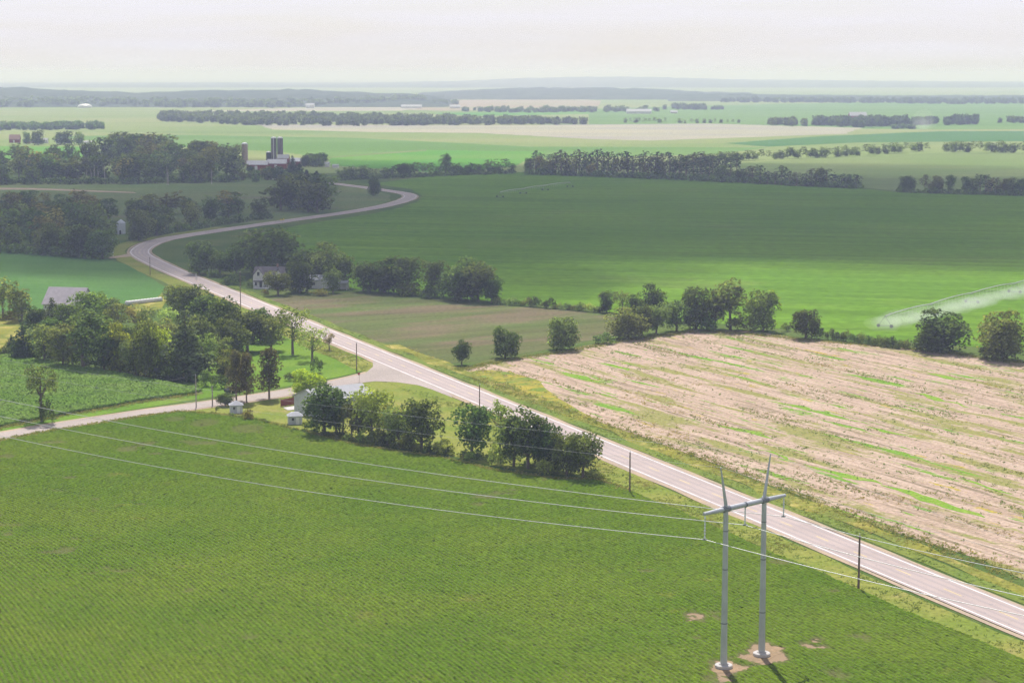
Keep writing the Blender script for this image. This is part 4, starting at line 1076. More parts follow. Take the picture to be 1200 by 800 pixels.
row([(730,144.6),(782,144.8)], 9, (5, 7), ['pine','round'], 'DG', 'small tree of the short row below the long white shed', 'short row below the long white shed', merge=FAR)
row([(793,145),(870,145.2)], 11, (4.5, 7), ['pine','round'], 'DG', 'small tree of the scattered line on the plain', 'scattered line of trees on the plain', merge=FAR)
for a in [('round',31,169,153,10,'D','tree between the far red barn and its shed'),('round',45,170,151,17,'D','round tree beside the far red sheds'),('round',76,169.5,152,24,'D','broad tree right of the far white cottage'),('round',92,170,154,14,'M','tree at the right end of the far red farm')]:
    tree_px(*a, group='trees of the far red farm', small=True)

# distant woods that read as one mass: one object each
def mass(poly, n, hpx, kinds, tint, name, label, leaf=.16, dens=2.6, wr=(.9, 1.4)):
    Vs = []; Ts = []
    ps = {}
    for k in set(kinds): ps[k] = [proto(k, 900 + i, leaf=leaf, dens=dens)[:2] for i in range(2)]
    random.seed(len(label)); xs = [p[0] for p in poly]; ys = [p[1] for p in poly]; c = 0
    while c < n:
        x, y = random.uniform(min(xs), max(xs)), random.uniform(min(ys), max(ys))
        if not inside(np.array([x]), np.array([y]), poly)[0]: continue
        c += 1; k = random.choice(kinds); V, T = random.choice(ps[k]); X, Y, _ = at(x, y)
        h = random.uniform(*hpx)*mpp(y)
        s = h*random.uniform(*wr); a = random.uniform(0, 6.28); ca, sa = math.cos(a), math.sin(a)
        W = np.stack([(V[:, 0]*ca - V[:, 1]*sa)*s + X, (V[:, 0]*sa + V[:, 1]*ca)*s + Y, V[:, 2]*h], 1)
        Vs.append(W); Ts.append(np.clip(T + random.uniform(-.3, .3), 0, 1))
    V = np.concatenate(Vs); T = np.concatenate(Ts)
    o = link(name, np_mesh(name, V, np.arange(len(V)).reshape(-1, 4), [M_LEAF], {'tint': T})); o.color = (*TINT[tint], 1)
    return tag(o, label, None, None, 'stuff')
def far_trees(items, label, name='distant_trees'):
    Vs = []; Ts = []; ps = {k: [proto(k, 970 + i, leaf=LOWLEAF[k]*1.15, dens=3.4)[:2] for i in range(2)] for k in {i_[3] for i_ in items}}
    random.seed(5)
    for x, y, hp, k, wr_ in items:
        V, T = random.choice(ps[k]); X, Y, _ = at(x, y); h = hp*mpp(y); s = h*wr_/WID[k]; a = random.uniform(0, 6.28); ca, sa = math.cos(a), math.sin(a)
        Vs.append(np.stack([(V[:, 0]*ca - V[:, 1]*sa)*s + X, (V[:, 0]*sa + V[:, 1]*ca)*s + Y, V[:, 2]*h], 1)); Ts.append(np.clip(T + random.uniform(-.3, .3), 0, 1))
    V = np.concatenate(Vs); o = link(name, np_mesh(name, V, np.arange(len(V)).reshape(-1, 4), [M_LEAF], {'tint': np.concatenate(Ts)})); o.color = (*TINT['D'], 1)
    tag(o, label, None, None, 'stuff')
UND = []
row([(615,204.8),(730,208.8),(860,214.3),(1008,221.8)], 64, (6, 10), ['bush'], 'D', '', '', (1.3, 2.0), merge=UND)
row([(1050,226),(1125,228),(1218,231)], 22, (5, 9), ['bush'], 'D', '', '', (1.2, 1.9), merge=UND)
row([(398,212),(500,207.5),(604,203.5)], 34, (4, 7), ['bush'], 'D', '', '', (1.3, 2.0), merge=UND)
row([(-5,217),(150,216),(280,213.6)], 46, (6, 11), ['bush'], 'D', '', '', (1.2, 1.9), merge=UND)
row([(-5,296),(60,300),(118,304)], 16, (8, 15), ['bush'], 'D', '', '', (1.2, 1.9), merge=UND)
row([(150,283),(190,275),(225,269),(262,263.5),(318,256.5)], 26, (6, 11), ['bush'], 'D', '', '', (1.2, 1.9), merge=UND)
far_trees(UND, 'dark undergrowth along the foot of the woods and tree belts', 'undergrowth')
far_trees(FAR, 'rows of small far trees along the hayfields beyond the large green field')
mass([(180,141),(200,137),(330,138),(420,140),(560,142),(684,145),(684,146.3),(560,147),(420,148),(290,147),(181,142)], 560, (7, 10), ['round','broad'], 'D', 'distant_woods', 'long flat wood in the middle of the plain')
mass([(-20,153.5),(-20,150),(60,149),(121,149),(121,152)], 90, (7, 9), ['round'], 'D', 'distant_woods', 'dark wood at the far left above the red farm')
mass([(953,148),(960,145),(1010,144),(1090,145),(1146,144),(1146,146.5),(1060,147.5),(1010,150)], 130, (8, 12), ['round','broad'], 'D', 'distant_woods', 'wood around the far white roofed barn')
mass([(894,146.5),(920,145.5),(944,147.5),(944,148.5),(900,148)], 18, (8, 11), ['broad'], 'D', 'distant_woods', 'small wood left of the far white roofed barn')
mass([(1047,150.5),(1072,150.5),(1072,151.5),(1047,151.5)], 12, (5, 7), ['round'], 'D', 'distant_woods', 'tiny clump beside the far water spray')
mass([(1165,144),(1190,141),(1230,141),(1230,144),(1190,144.5)], 40, (5, 8), ['round'], 'D', 'distant_woods', 'wood at the far right edge of the plain')
mass([(600,131.5),(640,129),(770,129),(770,131),(700,132)], 70, (4, 7), ['round'], 'D', 'distant_woods', 'thin wood behind the long white shed')
mass([(774,128.5),(800,126.5),(827,128),(827,129)], 26, (5, 8), ['round'], 'D', 'distant_woods', 'wood right of the long white shed')
mass([(834,128),(855,128),(855,129),(834,129)], 8, (4, 5), ['round'], 'D', 'distant_woods', 'tiny wood right of the long white shed wood')
mass([(540,131),(555,129),(690,129.5),(690,131.5),(600,132.5)], 70, (4, 6.5), ['round'], 'D', 'distant_woods', 'dark strip of wood in front of the tan far field')
mass([(500,121),(537,121),(537,123),(500,123)], 20, (4, 6), ['round'], 'D', 'distant_woods', 'dark wood beside the distant village')
mass([(833,120.5),(860,118.5),(940,119),(1180,119.5),(1230,120),(1230,122),(1140,122.5),(1000,121),(900,120.5)], 260, (4, 7), ['round'], 'D', 'distant_woods', 'long faint wood below the far hills on the right')
mass([(-20,127),(-20,121),(100,121),(240,123),(350,123),(500,119),(500,121.5),(350,126.5),(200,126.5),(100,125)], 420, (6, 10), ['round','broad'], 'D', 'distant_woods', 'wood at the foot of the left hills')
# ------------------------------------------------------------------ hills on the horizon
G_HILL = field_mat('wooded_hills', (.055, .078, .050), (.078, .100, .062), 300, 30, .35)
def hills(pts, y_base, depth, label, bump=7.0, rough=30.0, back=1.6):
    """pts: (px, py) of the skyline, y_base: picture height of the foot; the slope is bumpy with tree crowns"""
    _, D0, _ = at(600, y_base); D1 = D0 + depth
    xs = np.array([p[0] for p in pts], float)
    nx_ = max(60, int((xs[-1]-xs[0])/F*D1/rough)); nx_ = min(nx_, 420); nyy = 22
    gx = np.linspace(xs[0], xs[-1], nx_); sky_y = np.interp(gx, xs, [p[1] for p in pts])
    V = np.zeros((nyy, nx_, 3))
    for j in range(nyy):
        f = j/(nyy-1); D = D0 + depth*f*back
        X = (gx-600)/F*D
        zt = np.array([z_at(600, py, D1) for py in sky_y])
        prof = math.sin(min(1, f*back)*math.pi/2)**1.3 if f*back <= 1 else max(0, 1 - (f*back-1)/(back-1))
        n = fbm(X/260., np.full(nx_, D/260.), 3, 3); m = vnoise(X/28., np.full(nx_, D/28.), 9)
        V[j, :, 0] = X; V[j, :, 1] = D; V[j, :, 2] = np.maximum(zt, 2)*prof*(.82 + .36*n)/1.0 + bump*m*(prof > .02) - (1.5 if j in (0, nyy-1) else 0)
    V[:, 0, 2] = -1; V[:, -1, 2] = -1
    idx = np.arange(nyy*nx_).reshape(nyy, nx_)
    q = np.stack([idx[:-1, :-1], idx[:-1, 1:], idx[1:, 1:], idx[1:, :-1]], -1).reshape(-1, 4)
    me = np_mesh('hills', V.reshape(-1, 3), q, [G_HILL])
    return tag(link('hills', me), label, None, None, 'structure')
hills([(-60,106),(0,104),(30,103.5),(70,105.5),(110,108),(170,110),(230,108),(300,107.5),(360,106.5),(400,108),(440,110),(480,111),(530,116)], 126, 1500, 'wooded hills along the left horizon')
hills([(490,112),(540,107),(600,104.5),(650,104.5),(700,103.5),(750,105),(800,107.5),(850,111),(880,114)], 117, 1500, 'low wooded ridge in the middle of the horizon', 6)
hills([(780,112),(840,110.5),(900,112),(980,113.5),(1060,114),(1260,115)], 119, 900, 'thin wooded ridge along the right horizon', 6)
hills([(-120,101),(0,98),(120,97.5),(260,97),(400,98),(520,96),(600,93),(680,90.5),(760,91),(850,93.5),(960,94.5),(1050,95.5),(1200,96.5),(1330,98)], 103, 6000, 'faint blue hills far away in the haze', 8, 60, 1.3)
hills([(-200,95),(300,94),(620,89.5),(720,88.5),(850,91.5),(1100,94),(1400,94.5)], 93.2, 12000, 'faintest line of hills on the horizon', 6, 120, 1.2)

# ------------------------------------------------------------------ transmission tower and its lines
STEEL = plain('galvanised_steel', (.47, .48, .50), .55, .35, .10, .6, .5)
STEELD = plain('steel_bands', (.22, .23, .25), .6, .3, .1, 2)
CONC = plain('footing_concrete', (.50, .47, .43), .85, 0, .12, 2)
ALU = plain('conductor_aluminium', (.62, .62, .60), .45, .3, .05, .1)
INSU = plain('insulator_glass', (.66, .68, .68), .25, 0, .05, 3, .6)
P1, P2 = at(848, 782), at(892.5, 768)
tw = empty('transmission_tower', ((P1[0]+P2[0])/2, (P1[1]+P2[1])/2, 0), 0, 'tall steel two pole transmission tower standing in the soybean field', 'transmission tower')
def loc(p): return (p[0]-tw.location.x, p[1]-tw.location.y, p[2])
def at_Y(px, py, Y):
    d = ray(px, py); k = Y/d[1]; return (d[0]*k, Y, H + d[2]*k)
arm1, arm2 = at_Y(849, 597, P1[1]), at_Y(896, 585, P2[1])
zc = (arm1[2] + arm2[2])/2
A = Vector((P1[0], P1[1], zc)); B = Vector((P2[0], P2[1], zc)); AX = (B-A).normalized(); gap = (B-A).length
ends = [A - AX*gap*.56, B + AX*gap*.56]
for P, other in ((P1, P2), (P2, P1)):
    m = MB(); m.tube([loc((P[0], P[1], .2)), loc((P[0], P[1], zc*.5)), loc((P[0], P[1], zc + .5))], [.46, .38, .31], 12)
    po = m.build('pole', STEEL, tw)
    m = MB()
    for zz, rr in ((zc*.28, .44), (zc*.62, .375), (zc*.86, .34)):
        m.tube([loc((P[0], P[1], zz)), loc((P[0], P[1], zz+.16))], [rr, rr], 12)
    m.build('band', STEELD, po)
    m = MB()
    sgn = -1 if P is P1 else 1
    tip = Vector((P[0], P[1], zc + .4)) + AX*sgn*(1.15) + Vector((0, 0, 0))
    tip.z = at_Y(844 if P is P1 else 906, 546 if P is P1 else 533, P[1])[2]
    m.tube([loc((P[0], P[1], zc + .4)), loc(tip)], [.24, .08], 8); m.build('shield_wire_mast', STEEL, tw)
    if P is P1: tipL = tip
    else: tipR = tip
    m = MB(); m.lathe([(1.15, -.2), (1.15, .42), (1.02, .5), (.62, .5), (.62, .62), (.5, .64)], 20)
    fo = m.build('footing', CONC, tw); fo.location = (P[0]-tw.location.x, P[1]-tw.location.y, 0)
m = MB(); m.tube([loc(ends[0]), loc(A), loc((A+B)/2), loc(B), loc(ends[1])], [.22, .34, .33, .34, .22], 10); ca = m.build('crossarm', STEEL, tw)
m = MB()
for P in (A, B):
    q = Vector((0, 0, .0)); m.tube([loc(P - AX*.62), loc(P + AX*.62)], [.42, .42], 10)
m.tube([loc((A+B)/2 - AX*.12), loc((A+B)/2 + AX*.12)], [.39, .39], 10)
m.build('collar', STEELD, ca)
hang = [ends[0] + AX*.25, (A+B)/2, ends[1] - AX*.25]; low = []
for hp, (px, py) in zip(hang, ((826, 631), (872.5, 614), (917, 604))):
    zb = max(zc - 4.2, min(zc - 2.4, at_Y(px, py, hp.y)[2])); m = MB(); L = hp.z - .35 - zb; prof = []
    n = 14
    for i in range(n + 1):
        z = hp.z - .35 - L*i/n; r = .13 if i % 2 else .055; prof.append((r, z))
    m.lathe([(.04, hp.z - .2)] + prof + [(.04, zb - .02)], 8)
    io = m.build('insulator', INSU, tw); io.location = (hp.x-tw.location.x, hp.y-tw.location.y, 0)
    m = MB(); m.box(-.28, .28, -.08, .08, zb-.18, zb); cl = m.build('clamp', STEELD, io); low.append(Vector((hp.x, hp.y, zb-.1)))

def wire(name, pts, r, mat, label, cat, group=None, n=5):
    o = MB().tube(pts, r, n, False).build(name, mat, None, True); return tag(o, label, cat, group)
def sagged(a, b2, sag, n=48):
    return [tuple(Vector(a).lerp(Vector(b2), i/n) - Vector((0, 0, 4*sag*(i/n)*(1-i/n)))) for i in range(n+1)]
def line_through(p0, pxl, z_end, sag, ext=1.0):
    """from a clamp to where the wire leaves the picture at pxl, on the height z_end"""
    e = Vector(at(pxl[0], pxl[1], z_end)); return sagged(p0, p0 + (e - p0)*ext, sag)
# left spans leave the frame at the left edge, right spans at the right edge
for i, (pl, pr, which) in enumerate(((( -6, 509), (1215, 724), 'nearest'), ((-6, 486.3), (1215, 702), 'middle'), ((-6, 466.5), (1215, 674), 'farthest'))):
    a = line_through(low[i], pl, zc-5, 1.6)[::-1]; b_ = line_through(low[i], pr, zc-6.5, .35)
    wire('conductor', a + b_[1:], .048, ALU, which + ' of the three heavy conductors hung below the tower crossarm', 'power line', 'conductors of the transmission line')
for tip_, pl, pr, which in ((tipL, (-6, 434), (1215, 655), 'left mast'), (tipR, (-6, 420), (1215, 640), 'right mast')):
    a = line_through(tip_, pl, zc+6, 1.0)[::-1]; b_ = line_through(tip_, pr, zc+5, .3)
    wire('shield_wire', a + b_[1:], .013, STEEL, 'thin shield wire running from the ' + which + ' of the transmission tower', 'power line', 'shield wires of the transmission line')

# ------------------------------------------------------------------ roadside poles and signs
WOODP = plain('pole_wood', (.17, .115, .085), .9, 0, .25, 1.5)
WOODG = plain('grey_pole_wood', (.34, .29, .25), .9, 0, .2, 1.5)
PORC = plain('porcelain', (.55, .55, .53), .3, 0, .05, 3)
PALEP = plain('pale_post', (.62, .60, .56), .7, 0, .1, 1)
def pole(px, base, top, label, mat=WOODP, arm=False, r=.15):
    x, y, _ = at(px, base); h = z_at(px, top, y)
    e = empty('utility_pole', (x, y, 0), R(22), label, 'utility pole', 'utility poles along the roads')
    MB().tube([(0, 0, -.2), (0, 0, h*.5), (0, 0, h)], [r, r*.86, r*.7], 8).build('shaft', mat, e)
    m = MB(); m.lathe([(.05, h), (.05, h+.12), (.09, h+.14), (.07, h+.30), (.03, h+.34)], 8); m.build('insulator', PORC, e)
    m = MB(); m.box(-.04, .04, r*.6, r*.6+.22, h*.86, h*.86+.06); m.lathe([(.04, h*.86+.061), (.08, h*.86+.1), (.05, h*.86+.24)], 8, 0, r*.6+.17); m.build('bracket', PORC, e)
    MB().tube([(0, 0, h*.60), (0, 0, h*.60+.14)], [r*.9, r*.9], 8).build('band', PORC, e)
    return Vector((x, y, h + .3))
poles = [pole(1006, 690.5, 627, 'brown utility pole nearest the camera, right of the transmission tower', r=.19), pole(738, 577.5, 530, 'brown utility pole past the right end of the windbreak', r=.17),
         pole(562, 490, 451, 'utility pole rising behind the dark windbreak trees'), pole(418, 435, 402, 'utility pole on the bright lawn at the junction'),
         pole(282, 361, 319, 'utility pole by the highway near the farmhouse lawn'), pole(176, 323, 301, 'utility pole beside the outer bend of the highway'),
         pole(132.5, 300, 278, 'pale utility pole at the entrance of the left wood', PALEP, r=.2)]
pg = pole(230, 477.5, 440, 'grey utility pole by the side road at the corner of the corn field', WOODG)
pole(249, 475.5, 453, 'shorter wooden pole beside the grey one on the side road', WOODG, r=.17)
e = at(160, 452, 6.2); wire('service_wire', sagged(pg, e, .3, 12), .016, STEELD, 'thin service wire from the grey pole into the left trees', 'power line')
for i in range(len(poles) - 2):
    wire('distribution_wire', sagged(poles[i], poles[i+1], .8, 24), .007, STEELD, 'hair thin wire between roadside poles, ' + ('nearest span past the tower','span along the windbreak','span across the junction','span over the lawn trees','span to the bend')[i], 'power line', 'wires between the roadside poles')
x, y, _ = at(230, 328.5); o = MB().tube([(0,0,-.1),(0,0,2.6)], [.13,.13], 8).build('marker_post', PALEP); o.location = (x, y, 0); tag(o, 'white marker post between the highway and the farmhouse lawn', 'post')
SIGNB = plain('sign_back', (.42, .38, .36), .5, .3, .1, 2); SIGNR = plain('sign_red', (.45, .05, .05), .5, 0, .1, 2); SIGNY = plain('sign_yellow', (.65, .50, .06), .5, 0, .1, 2)
x, y, _ = at(421, 448.0); e = empty('road_sign', (x, y, 0), R(40), 'small road sign on a post at the mouth of the side road', 'road sign')
MB().tube([(0,0,-.1),(0,0,2.6)], [.045,.045], 6).build('post', SIGNB, e)
m = MB(); c8 = [(.38*math.cos(math.pi/8 + k*math.pi/4), .38*math.sin(math.pi/8 + k*math.pi/4) + 2.2) for k in range(8)]
m.add([(a_, .06, b_) for a_, b_ in c8] + [(a_, .085, b_) for a_, b_ in c8], [tuple(range(8)), tuple(range(15, 7, -1))] + [(k, 8+k, 8+(k+1) % 8, (k+1) % 8) for k in range(8)]); m.build('sign_plate', SIGNR, e)
for i, (px, py, lab) in enumerate(((329.5, 262.3, 'left one of two yellow bend signs beside the far road'), (332.5, 261.8, 'right one of two yellow bend signs beside the far road'))):
    x, y, _ = at(px, py); e = empty('bend_sign', (x, y, 0), 0, lab, 'road sign', 'yellow bend signs')
    MB().tube([(0,0,-.1),(0,0,2.4)], [.06,.06], 6).build('post', SIGNB, e)
    m = MB(); d = .62; m.add([(0,-.09,2.1-d),(d,-.09,2.1),(0,-.09,2.1+d),(-d,-.09,2.1),(0,-.06,2.1-d),(d,-.06,2.1),(0,-.06,2.1+d),(-d,-.06,2.1)], [(0,1,2,3),(7,6,5,4),(0,4,5,1),(1,5,6,2),(2,6,7,3),(3,7,4,0)]); m.build('sign_plate', SIGNY, e)

# ------------------------------------------------------------------ buildings
def wall_gable(L, W, hw, hr):
    """closed walls with gables at the ends of x, ridge along x"""
    m = MB(); l, w2 = L/2, W/2
    m.add([(-l,-w2,-.3),(l,-w2,-.3),(l,w2,-.3),(-l,w2,-.3),(-l,-w2,hw),(l,-w2,hw),(l,w2,hw),(-l,w2,hw),(-l,0,hw+hr),(l,0,hw+hr)],
          [(0,1,5,4),(2,3,7,6),(1,2,6,9,5),(3,0,4,8,7),(0,3,2,1)]); return m
def roof_gable(L, W, hw, hr, ov=.35, th=.14):
    m = MB(); l, w2 = L/2 + ov, W/2; s = hr/w2; e = w2 + ov; z0 = hw - s*ov
    for sg in (-1, 1):
        v = [(-l, sg*e, z0+.02), (l, sg*e, z0+.02), (l, 0, hw+hr+.02), (-l, 0, hw+hr+.02)]
        m.add(v + [(a_, b_, c_+th) for a_, b_, c_ in v], [(3,2,1,0) if sg < 0 else (0,1,2,3), (4,5,6,7) if sg < 0 else (7,6,5,4), (0,1,5,4), (1,2,6,5), (3,0,4,7)])
    return m
def box_part(name, mat, parent, *b): return MB().box(*b).build(name, mat, parent)
METALW = ribbed('white_metal_siding', (.50, .52, .545), .45, 1); METALR = ribbed('white_metal_roof', (.40, .40, .405), .6, 0, .8, 0, .06)
GREYROOF = ribbed('grey_sheet_roof', (.40, .40, .42), .6, 0, .5); PINKROOF = ribbed('weathered_roof', (.42, .375, .385), .7, 0, .6)
DARKROOF = plain('dark_shingles', (.085, .075, .085), .85, 0, .2, 2); WHITEP = ribbed('white_clapboard', (.68, .67, .64), .25, 2, .6)
GLASSD = plain('dark_window', (.03, .035, .045), .15, 0, .05, 1, .6); REDP = ribbed('red_barn_boards', (.26, .055, .045), .35, 0, .8); TRIMW = plain('white_trim', (.74, .73, .70), .6, 0, .05, 2)
BEIGE = plain('silo_concrete', (.47, .36, .29), .85, 0, .1, .6); DOMEW = plain('white_dome', (.70, .69, .67), .4, .1, .05, 1); SILOD = plain('dark_silo_staves', (.185, .16, .165), .7, 0, .12, .5); SILOB = plain('blue_black_silo', (.06, .06, .08), .4, 0, .1, 1)
REDWOOD = ribbed('red_brown_boards', (.25, .085, .06), .2, 0, .8); BROWNR = plain('rusty_roof', (.24, .13, .10), .8, 0, .2, 1)
# white metal shed at the junction
A_ = Vector(at(344.8, 483)[:2] + (0,)); r1 = Vector(at(362.5, 476)[:2]); r2 = Vector(at(428, 468)[:2])
ang = math.atan2((r2-r1).y, (r2-r1).x); ux = Vector((math.cos(ang), math.sin(ang), 0)); uy = Vector((ux.y, -ux.x, 0))
SW, SL = 10.5, 14.8
c = A_ + uy*SW/2 + ux*SL/2
e = empty('metal_shed', (c.x, c.y, 0), ang, 'long white metal shed with a bright white roof behind the windbreak', 'shed')
wl = wall_gable(SL, SW, 3.9, 1.9).build('wall', METALW, e); roof_gable(SL, SW, 3.9, 1.9, .3).build('roof', METALR, e)
box_part('door', TRIMW, e, -SL/2-.06, -SL/2-.003, -1.6, 1.6, 0, 3.0)
for zx in (-5, 0, 5): box_part('window', GLASSD, e, zx-.6, zx+.6, -SW/2-.05, -SW/2-.003, 1.5, 2.5)
# red brown board fence at its gable
x0, y0, _ = at(329.5, 476.5); x1, y1, _ = at(345, 474)
L = math.hypot(x1-x0, y1-y0); e = empty('board_fence', (x0, y0, 0), math.atan2(y1-y0, x1-x0), 'red brown board fence beside the gable of the white shed', 'fence')
MB().box(0, L, -.03, .03, .12, 1.75).build('board_panel', REDWOOD, e)
for k in range(4): MB().box(L*k/3-.06, L*k/3+.06, .031, .15, -.1, 1.9).build('post', REDWOOD, e)
p4 = [at(332,478)[:2], at(346,476)[:2], at(350,480)[:2], at(337,481)[:2]]
me = bpy.data.meshes.new('patio'); me.from_pydata([(a_, b_, z_) for z_ in (-.05, .14) for a_, b_ in p4], [], [(3,2,1,0),(4,5,6,7),(0,1,5,4),(1,2,6,5),(2,3,7,6),(3,0,4,7)]); me.materials.append(CONC); me.update()
tag(link('patio', me), 'pale concrete slab below the red brown fence', None, None, 'structure')
# two small hip roofed sheds
def hut(px, base, wpx, hw, hr, label, ang, flat=.0):
    x, y, _ = at(px, base); w2 = wpx*mpp(base)/2
    e = empty('small_shed', (x, y + w2*.8, 0), ang, label, 'shed')
    MB().box(-w2, w2, -w2*.8, w2*.8, -.2, hw).build('wall', METALW, e)
    m = MB(); o_ = w2 + .25; q_ = w2*.8 + .25; t_ = w2*flat
    m.add([(-o_,-q_,hw+.01),(o_,-q_,hw+.01),(o_,q_,hw+.01),(-o_,q_,hw+.01),(-t_,-t_*.4,hw+hr),(t_+.01,-t_*.4,hw+hr),(t_+.01,t_*.4+.01,hw+hr),(-t_,t_*.4+.01,hw+hr)], [(0,1,5,4),(1,2,6,5),(2,3,7,6),(3,0,4,7),(4,5,6,7),(3,2,1,0)])
    m.build('roof', GREYROOF, e)
    box_part('window', GLASSD, e, -w2*.55, -w2*.2, -w2*.8-.05, -w2*.8-.003, hw*.5, hw*.8); box_part('door', TRIMW, e, w2*.1, w2*.55, -w2*.8-.06, -w2*.8-.003, 0, hw*.85)
hut(276, 484.5, 14.5, 1.9, 1.0, 'small white shed with a grey pointed roof at the field edge', R(12))
hut(345, 497.5, 16, 1.9, .75, 'small white shed with a low grey roof below the long white shed', R(12), .5)
# barn with only its roof showing
x, y, _ = at(81, 369); e = empty('barn', (x, y, 0), R(-13), 'barn with a weathered pinkish grey roof above the left trees', 'barn')
wall_gable(12.5, 10.5, 4.2, 4.6).build('wall', WHITEP, e); roof_gable(12.5, 10.5, 4.2, 4.6, .5).build('roof', PINKROOF, e)
# white wrapped bale row
m = MB(); x0, y0, _ = at(147, 357.5); x1, y1, _ = at(190, 352.5); n = 36; pts = []; rr = []
for k in range(n + 1): f = k/n; pts.append((x0+(x1-x0)*f, y0+(y1-y0)*f, .62)); rr.append((.80 if k % 3 else .70) * (1 if 0 < k < n else .6))
tag(m.tube(pts, rr, 10).build('silage_bag', plain('white_film', (.62, .60, .56), .4, 0, .12, .8), None, True), 'long white row of wrapped bales beside the small paddock', 'silage bag')
# farmhouse
x, y, _ = at(317, 336); e = empty('farmhouse', (x, y, 0), R(-4), 'white two storey farmhouse with a dark roof and a front gable', 'house')
wall_gable(10.5, 6.5, 4.7, 2.6).build('wall', WHITEP, e); rf = roof_gable(10.5, 6.5, 4.7, 2.6, .4).build('roof', DARKROOF, e)
box_part('chimney', plain('chimney_brick', (.30, .16, .12), .9), rf, 2.4, 3.0, -.3, .3, 6.6, 8.3)
def wing(cx, cy, L, W, hw, hr):
    w_ = wall_gable(L, W, hw, hr); r_ = roof_gable(L, W, hw, hr, .3)
    rot = lambda p: (cx + p[1], cy - p[0], p[2])
    w_.v = [rot(p) for p in w_.v]; r_.v = [rot(p) for p in r_.v]; return w_, r_
w_, r_ = wing(-3.3, -3.2, 4.6, 3.9, 4.6, 2.5); w_.build('gable_wing', WHITEP, e); r_.build('wing_roof', DARKROOF, e)
w_, r_ = wing(3.6, -2.6, 2.6, 3.0, 4.4, 2.2); w_.build('gable_wing', WHITEP, e); r_.build('wing_roof', DARKROOF, e)
def window(x0, x1, yy, z0, z1, parent):
    f = MB().box(x0-.12, x1+.12, yy-.05, yy-.003, z0-.12, z1+.12).build('window', TRIMW, parent); MB().box(x0, x1, yy-.07, yy-.051, z0, z1).build('pane', GLASSD, f)
window(-3.75, -2.85, -5.5, 4.5, 5.9, e); window(-4.6, -3.9, -5.5, 1.0, 2.2, e); window(-.8, 0, -3.25, 3.0, 4.2, e); window(3.2, 4.0, -3.9, 3.2, 4.4, e); window(.4, 1.3, -3.25, .9, 2.2, e)
pr = MB().box(-4.9, .6, -7.3, -5.52, 2.55, 2.75).build('porch_roof', DARKROOF, e); box_part('porch_floor', TRIMW, e, -4.9, .6, -7.2, -5.53, .0, .4)
for k in range(4): MB().tube([(-4.7 + k*1.7, -7.1, .4), (-4.7 + k*1.7, -7.1, 2.55)], [.09, .09], 6).build('porch_post', TRIMW, e)
box_part('door', GLASSD, e, -2.9, -2.0, -5.56, -5.503, .4, 2.4)
x, y, _ = at(373.5, 338); e = empty('outbuilding', (x, y+3, 0), R(-3), 'white low outbuilding behind the dark hedge, right of the farmhouse', 'outbuilding')
wall_gable(8.2, 5.5, 3.0, 1.5).build('wall', WHITEP, e); roof_gable(8.2, 5.5, 3.0, 1.5, .3).build('roof', METALR, e)
box_part('door', TRIMW, e, 1.2, 3.2, -2.82, -2.753, 0, 2.4); window(-2.2, -1.2, -2.75, 1.2, 2.2, e); box_part('lean_to_roof', BROWNR, e, -3.9, -1.4, -4.6, -2.8, 3.05, 3.25)
x, y, _ = at(400, 340); e = empty('carport', (x, y+2, 0), R(-3), 'open white carport at the right end of the farmhouse trees', 'carport')
roof_gable(4.6, 5.0, 2.6, .7, .2).build('roof', METALR, e)
for sx in (-2.1, 2.1):
    for sy in (-2.3, 2.3): MB().box(sx-.1, sx+.1, sy-.1, sy+.1, -.1, 2.62).build('post', TRIMW, e)
MB().box(-2.0, 2.0, 2.0, 2.1, 0, 2.5).build('back_wall', WHITEP, e)
# white grain bin in the left wood
x, y, _ = at(142, 274); e = empty('grain_bin', (x, y, 0), 0, 'white round grain bin half hidden in the left wood', 'grain bin')
MB().lathe([(2.15, -.2), (2.15, 5.3)], 20).build('wall', ribbed('bin_steel', (.62, .63, .66), .8, 2), e); MB().lathe([(2.3, 5.25), (1.2, 6.2), (.35, 6.85), (.3, 7.0)], 20).build('roof', METALW, e)
box_part('door', GLASSD, e, -.4, .4, -2.25, -2.1, 0, 1.9)
# farm with the silos
def silo(px, base, top, wpx, mat, label, domemat=DOMEW, dome=True, chute=True):
    x, y, _ = at(px, base); h = z_at(px, top, y); r = wpx*mpp(base)/2; d = r*.62 if dome else r*.15
    e = empty('silo', (x, y, 0), 0, label, 'silo'); h2 = h - d
    MB().lathe([(r, -.2), (r, h2)], 24).build('shell', mat, e, False)
    n = 6; MB().lathe([(r*1.03*math.cos(k*math.pi/2/n) + .05, h2 + d*math.sin(k*math.pi/2/n)) for k in range(n)] + [(.08, h2 + d)], 24).build('dome', domemat, e, True)
    if chute: MB().box(-r*.12, r*.12, -r-.55, -r+.05, .5, h2+.3).build('chute', TRIMW, e)
    m = MB()
    for k in range(1, 7): m.lathe([(r+.001, h2*k/7), (r+.06, h2*k/7+.02), (r+.06, h2*k/7+.14), (r+.001, h2*k/7+.16)], 24)
    m.build('hoops', mat, e)
silo(287, 194, 167, 7.4, BEIGE, 'lone beige silo with a white dome at the left of the red barn', chute=False)
silo(321.2, 193, 160.3, 6.5, SILOD, 'left one of the twin tall dark silos')
silo(328.6, 193, 160.3, 6.8, SILOD, 'right one of the twin tall dark silos', chute=False)
silo(315, 193, 177.2, 5.8, SILOB, 'short dark silo beside the tall twin', chute=False)
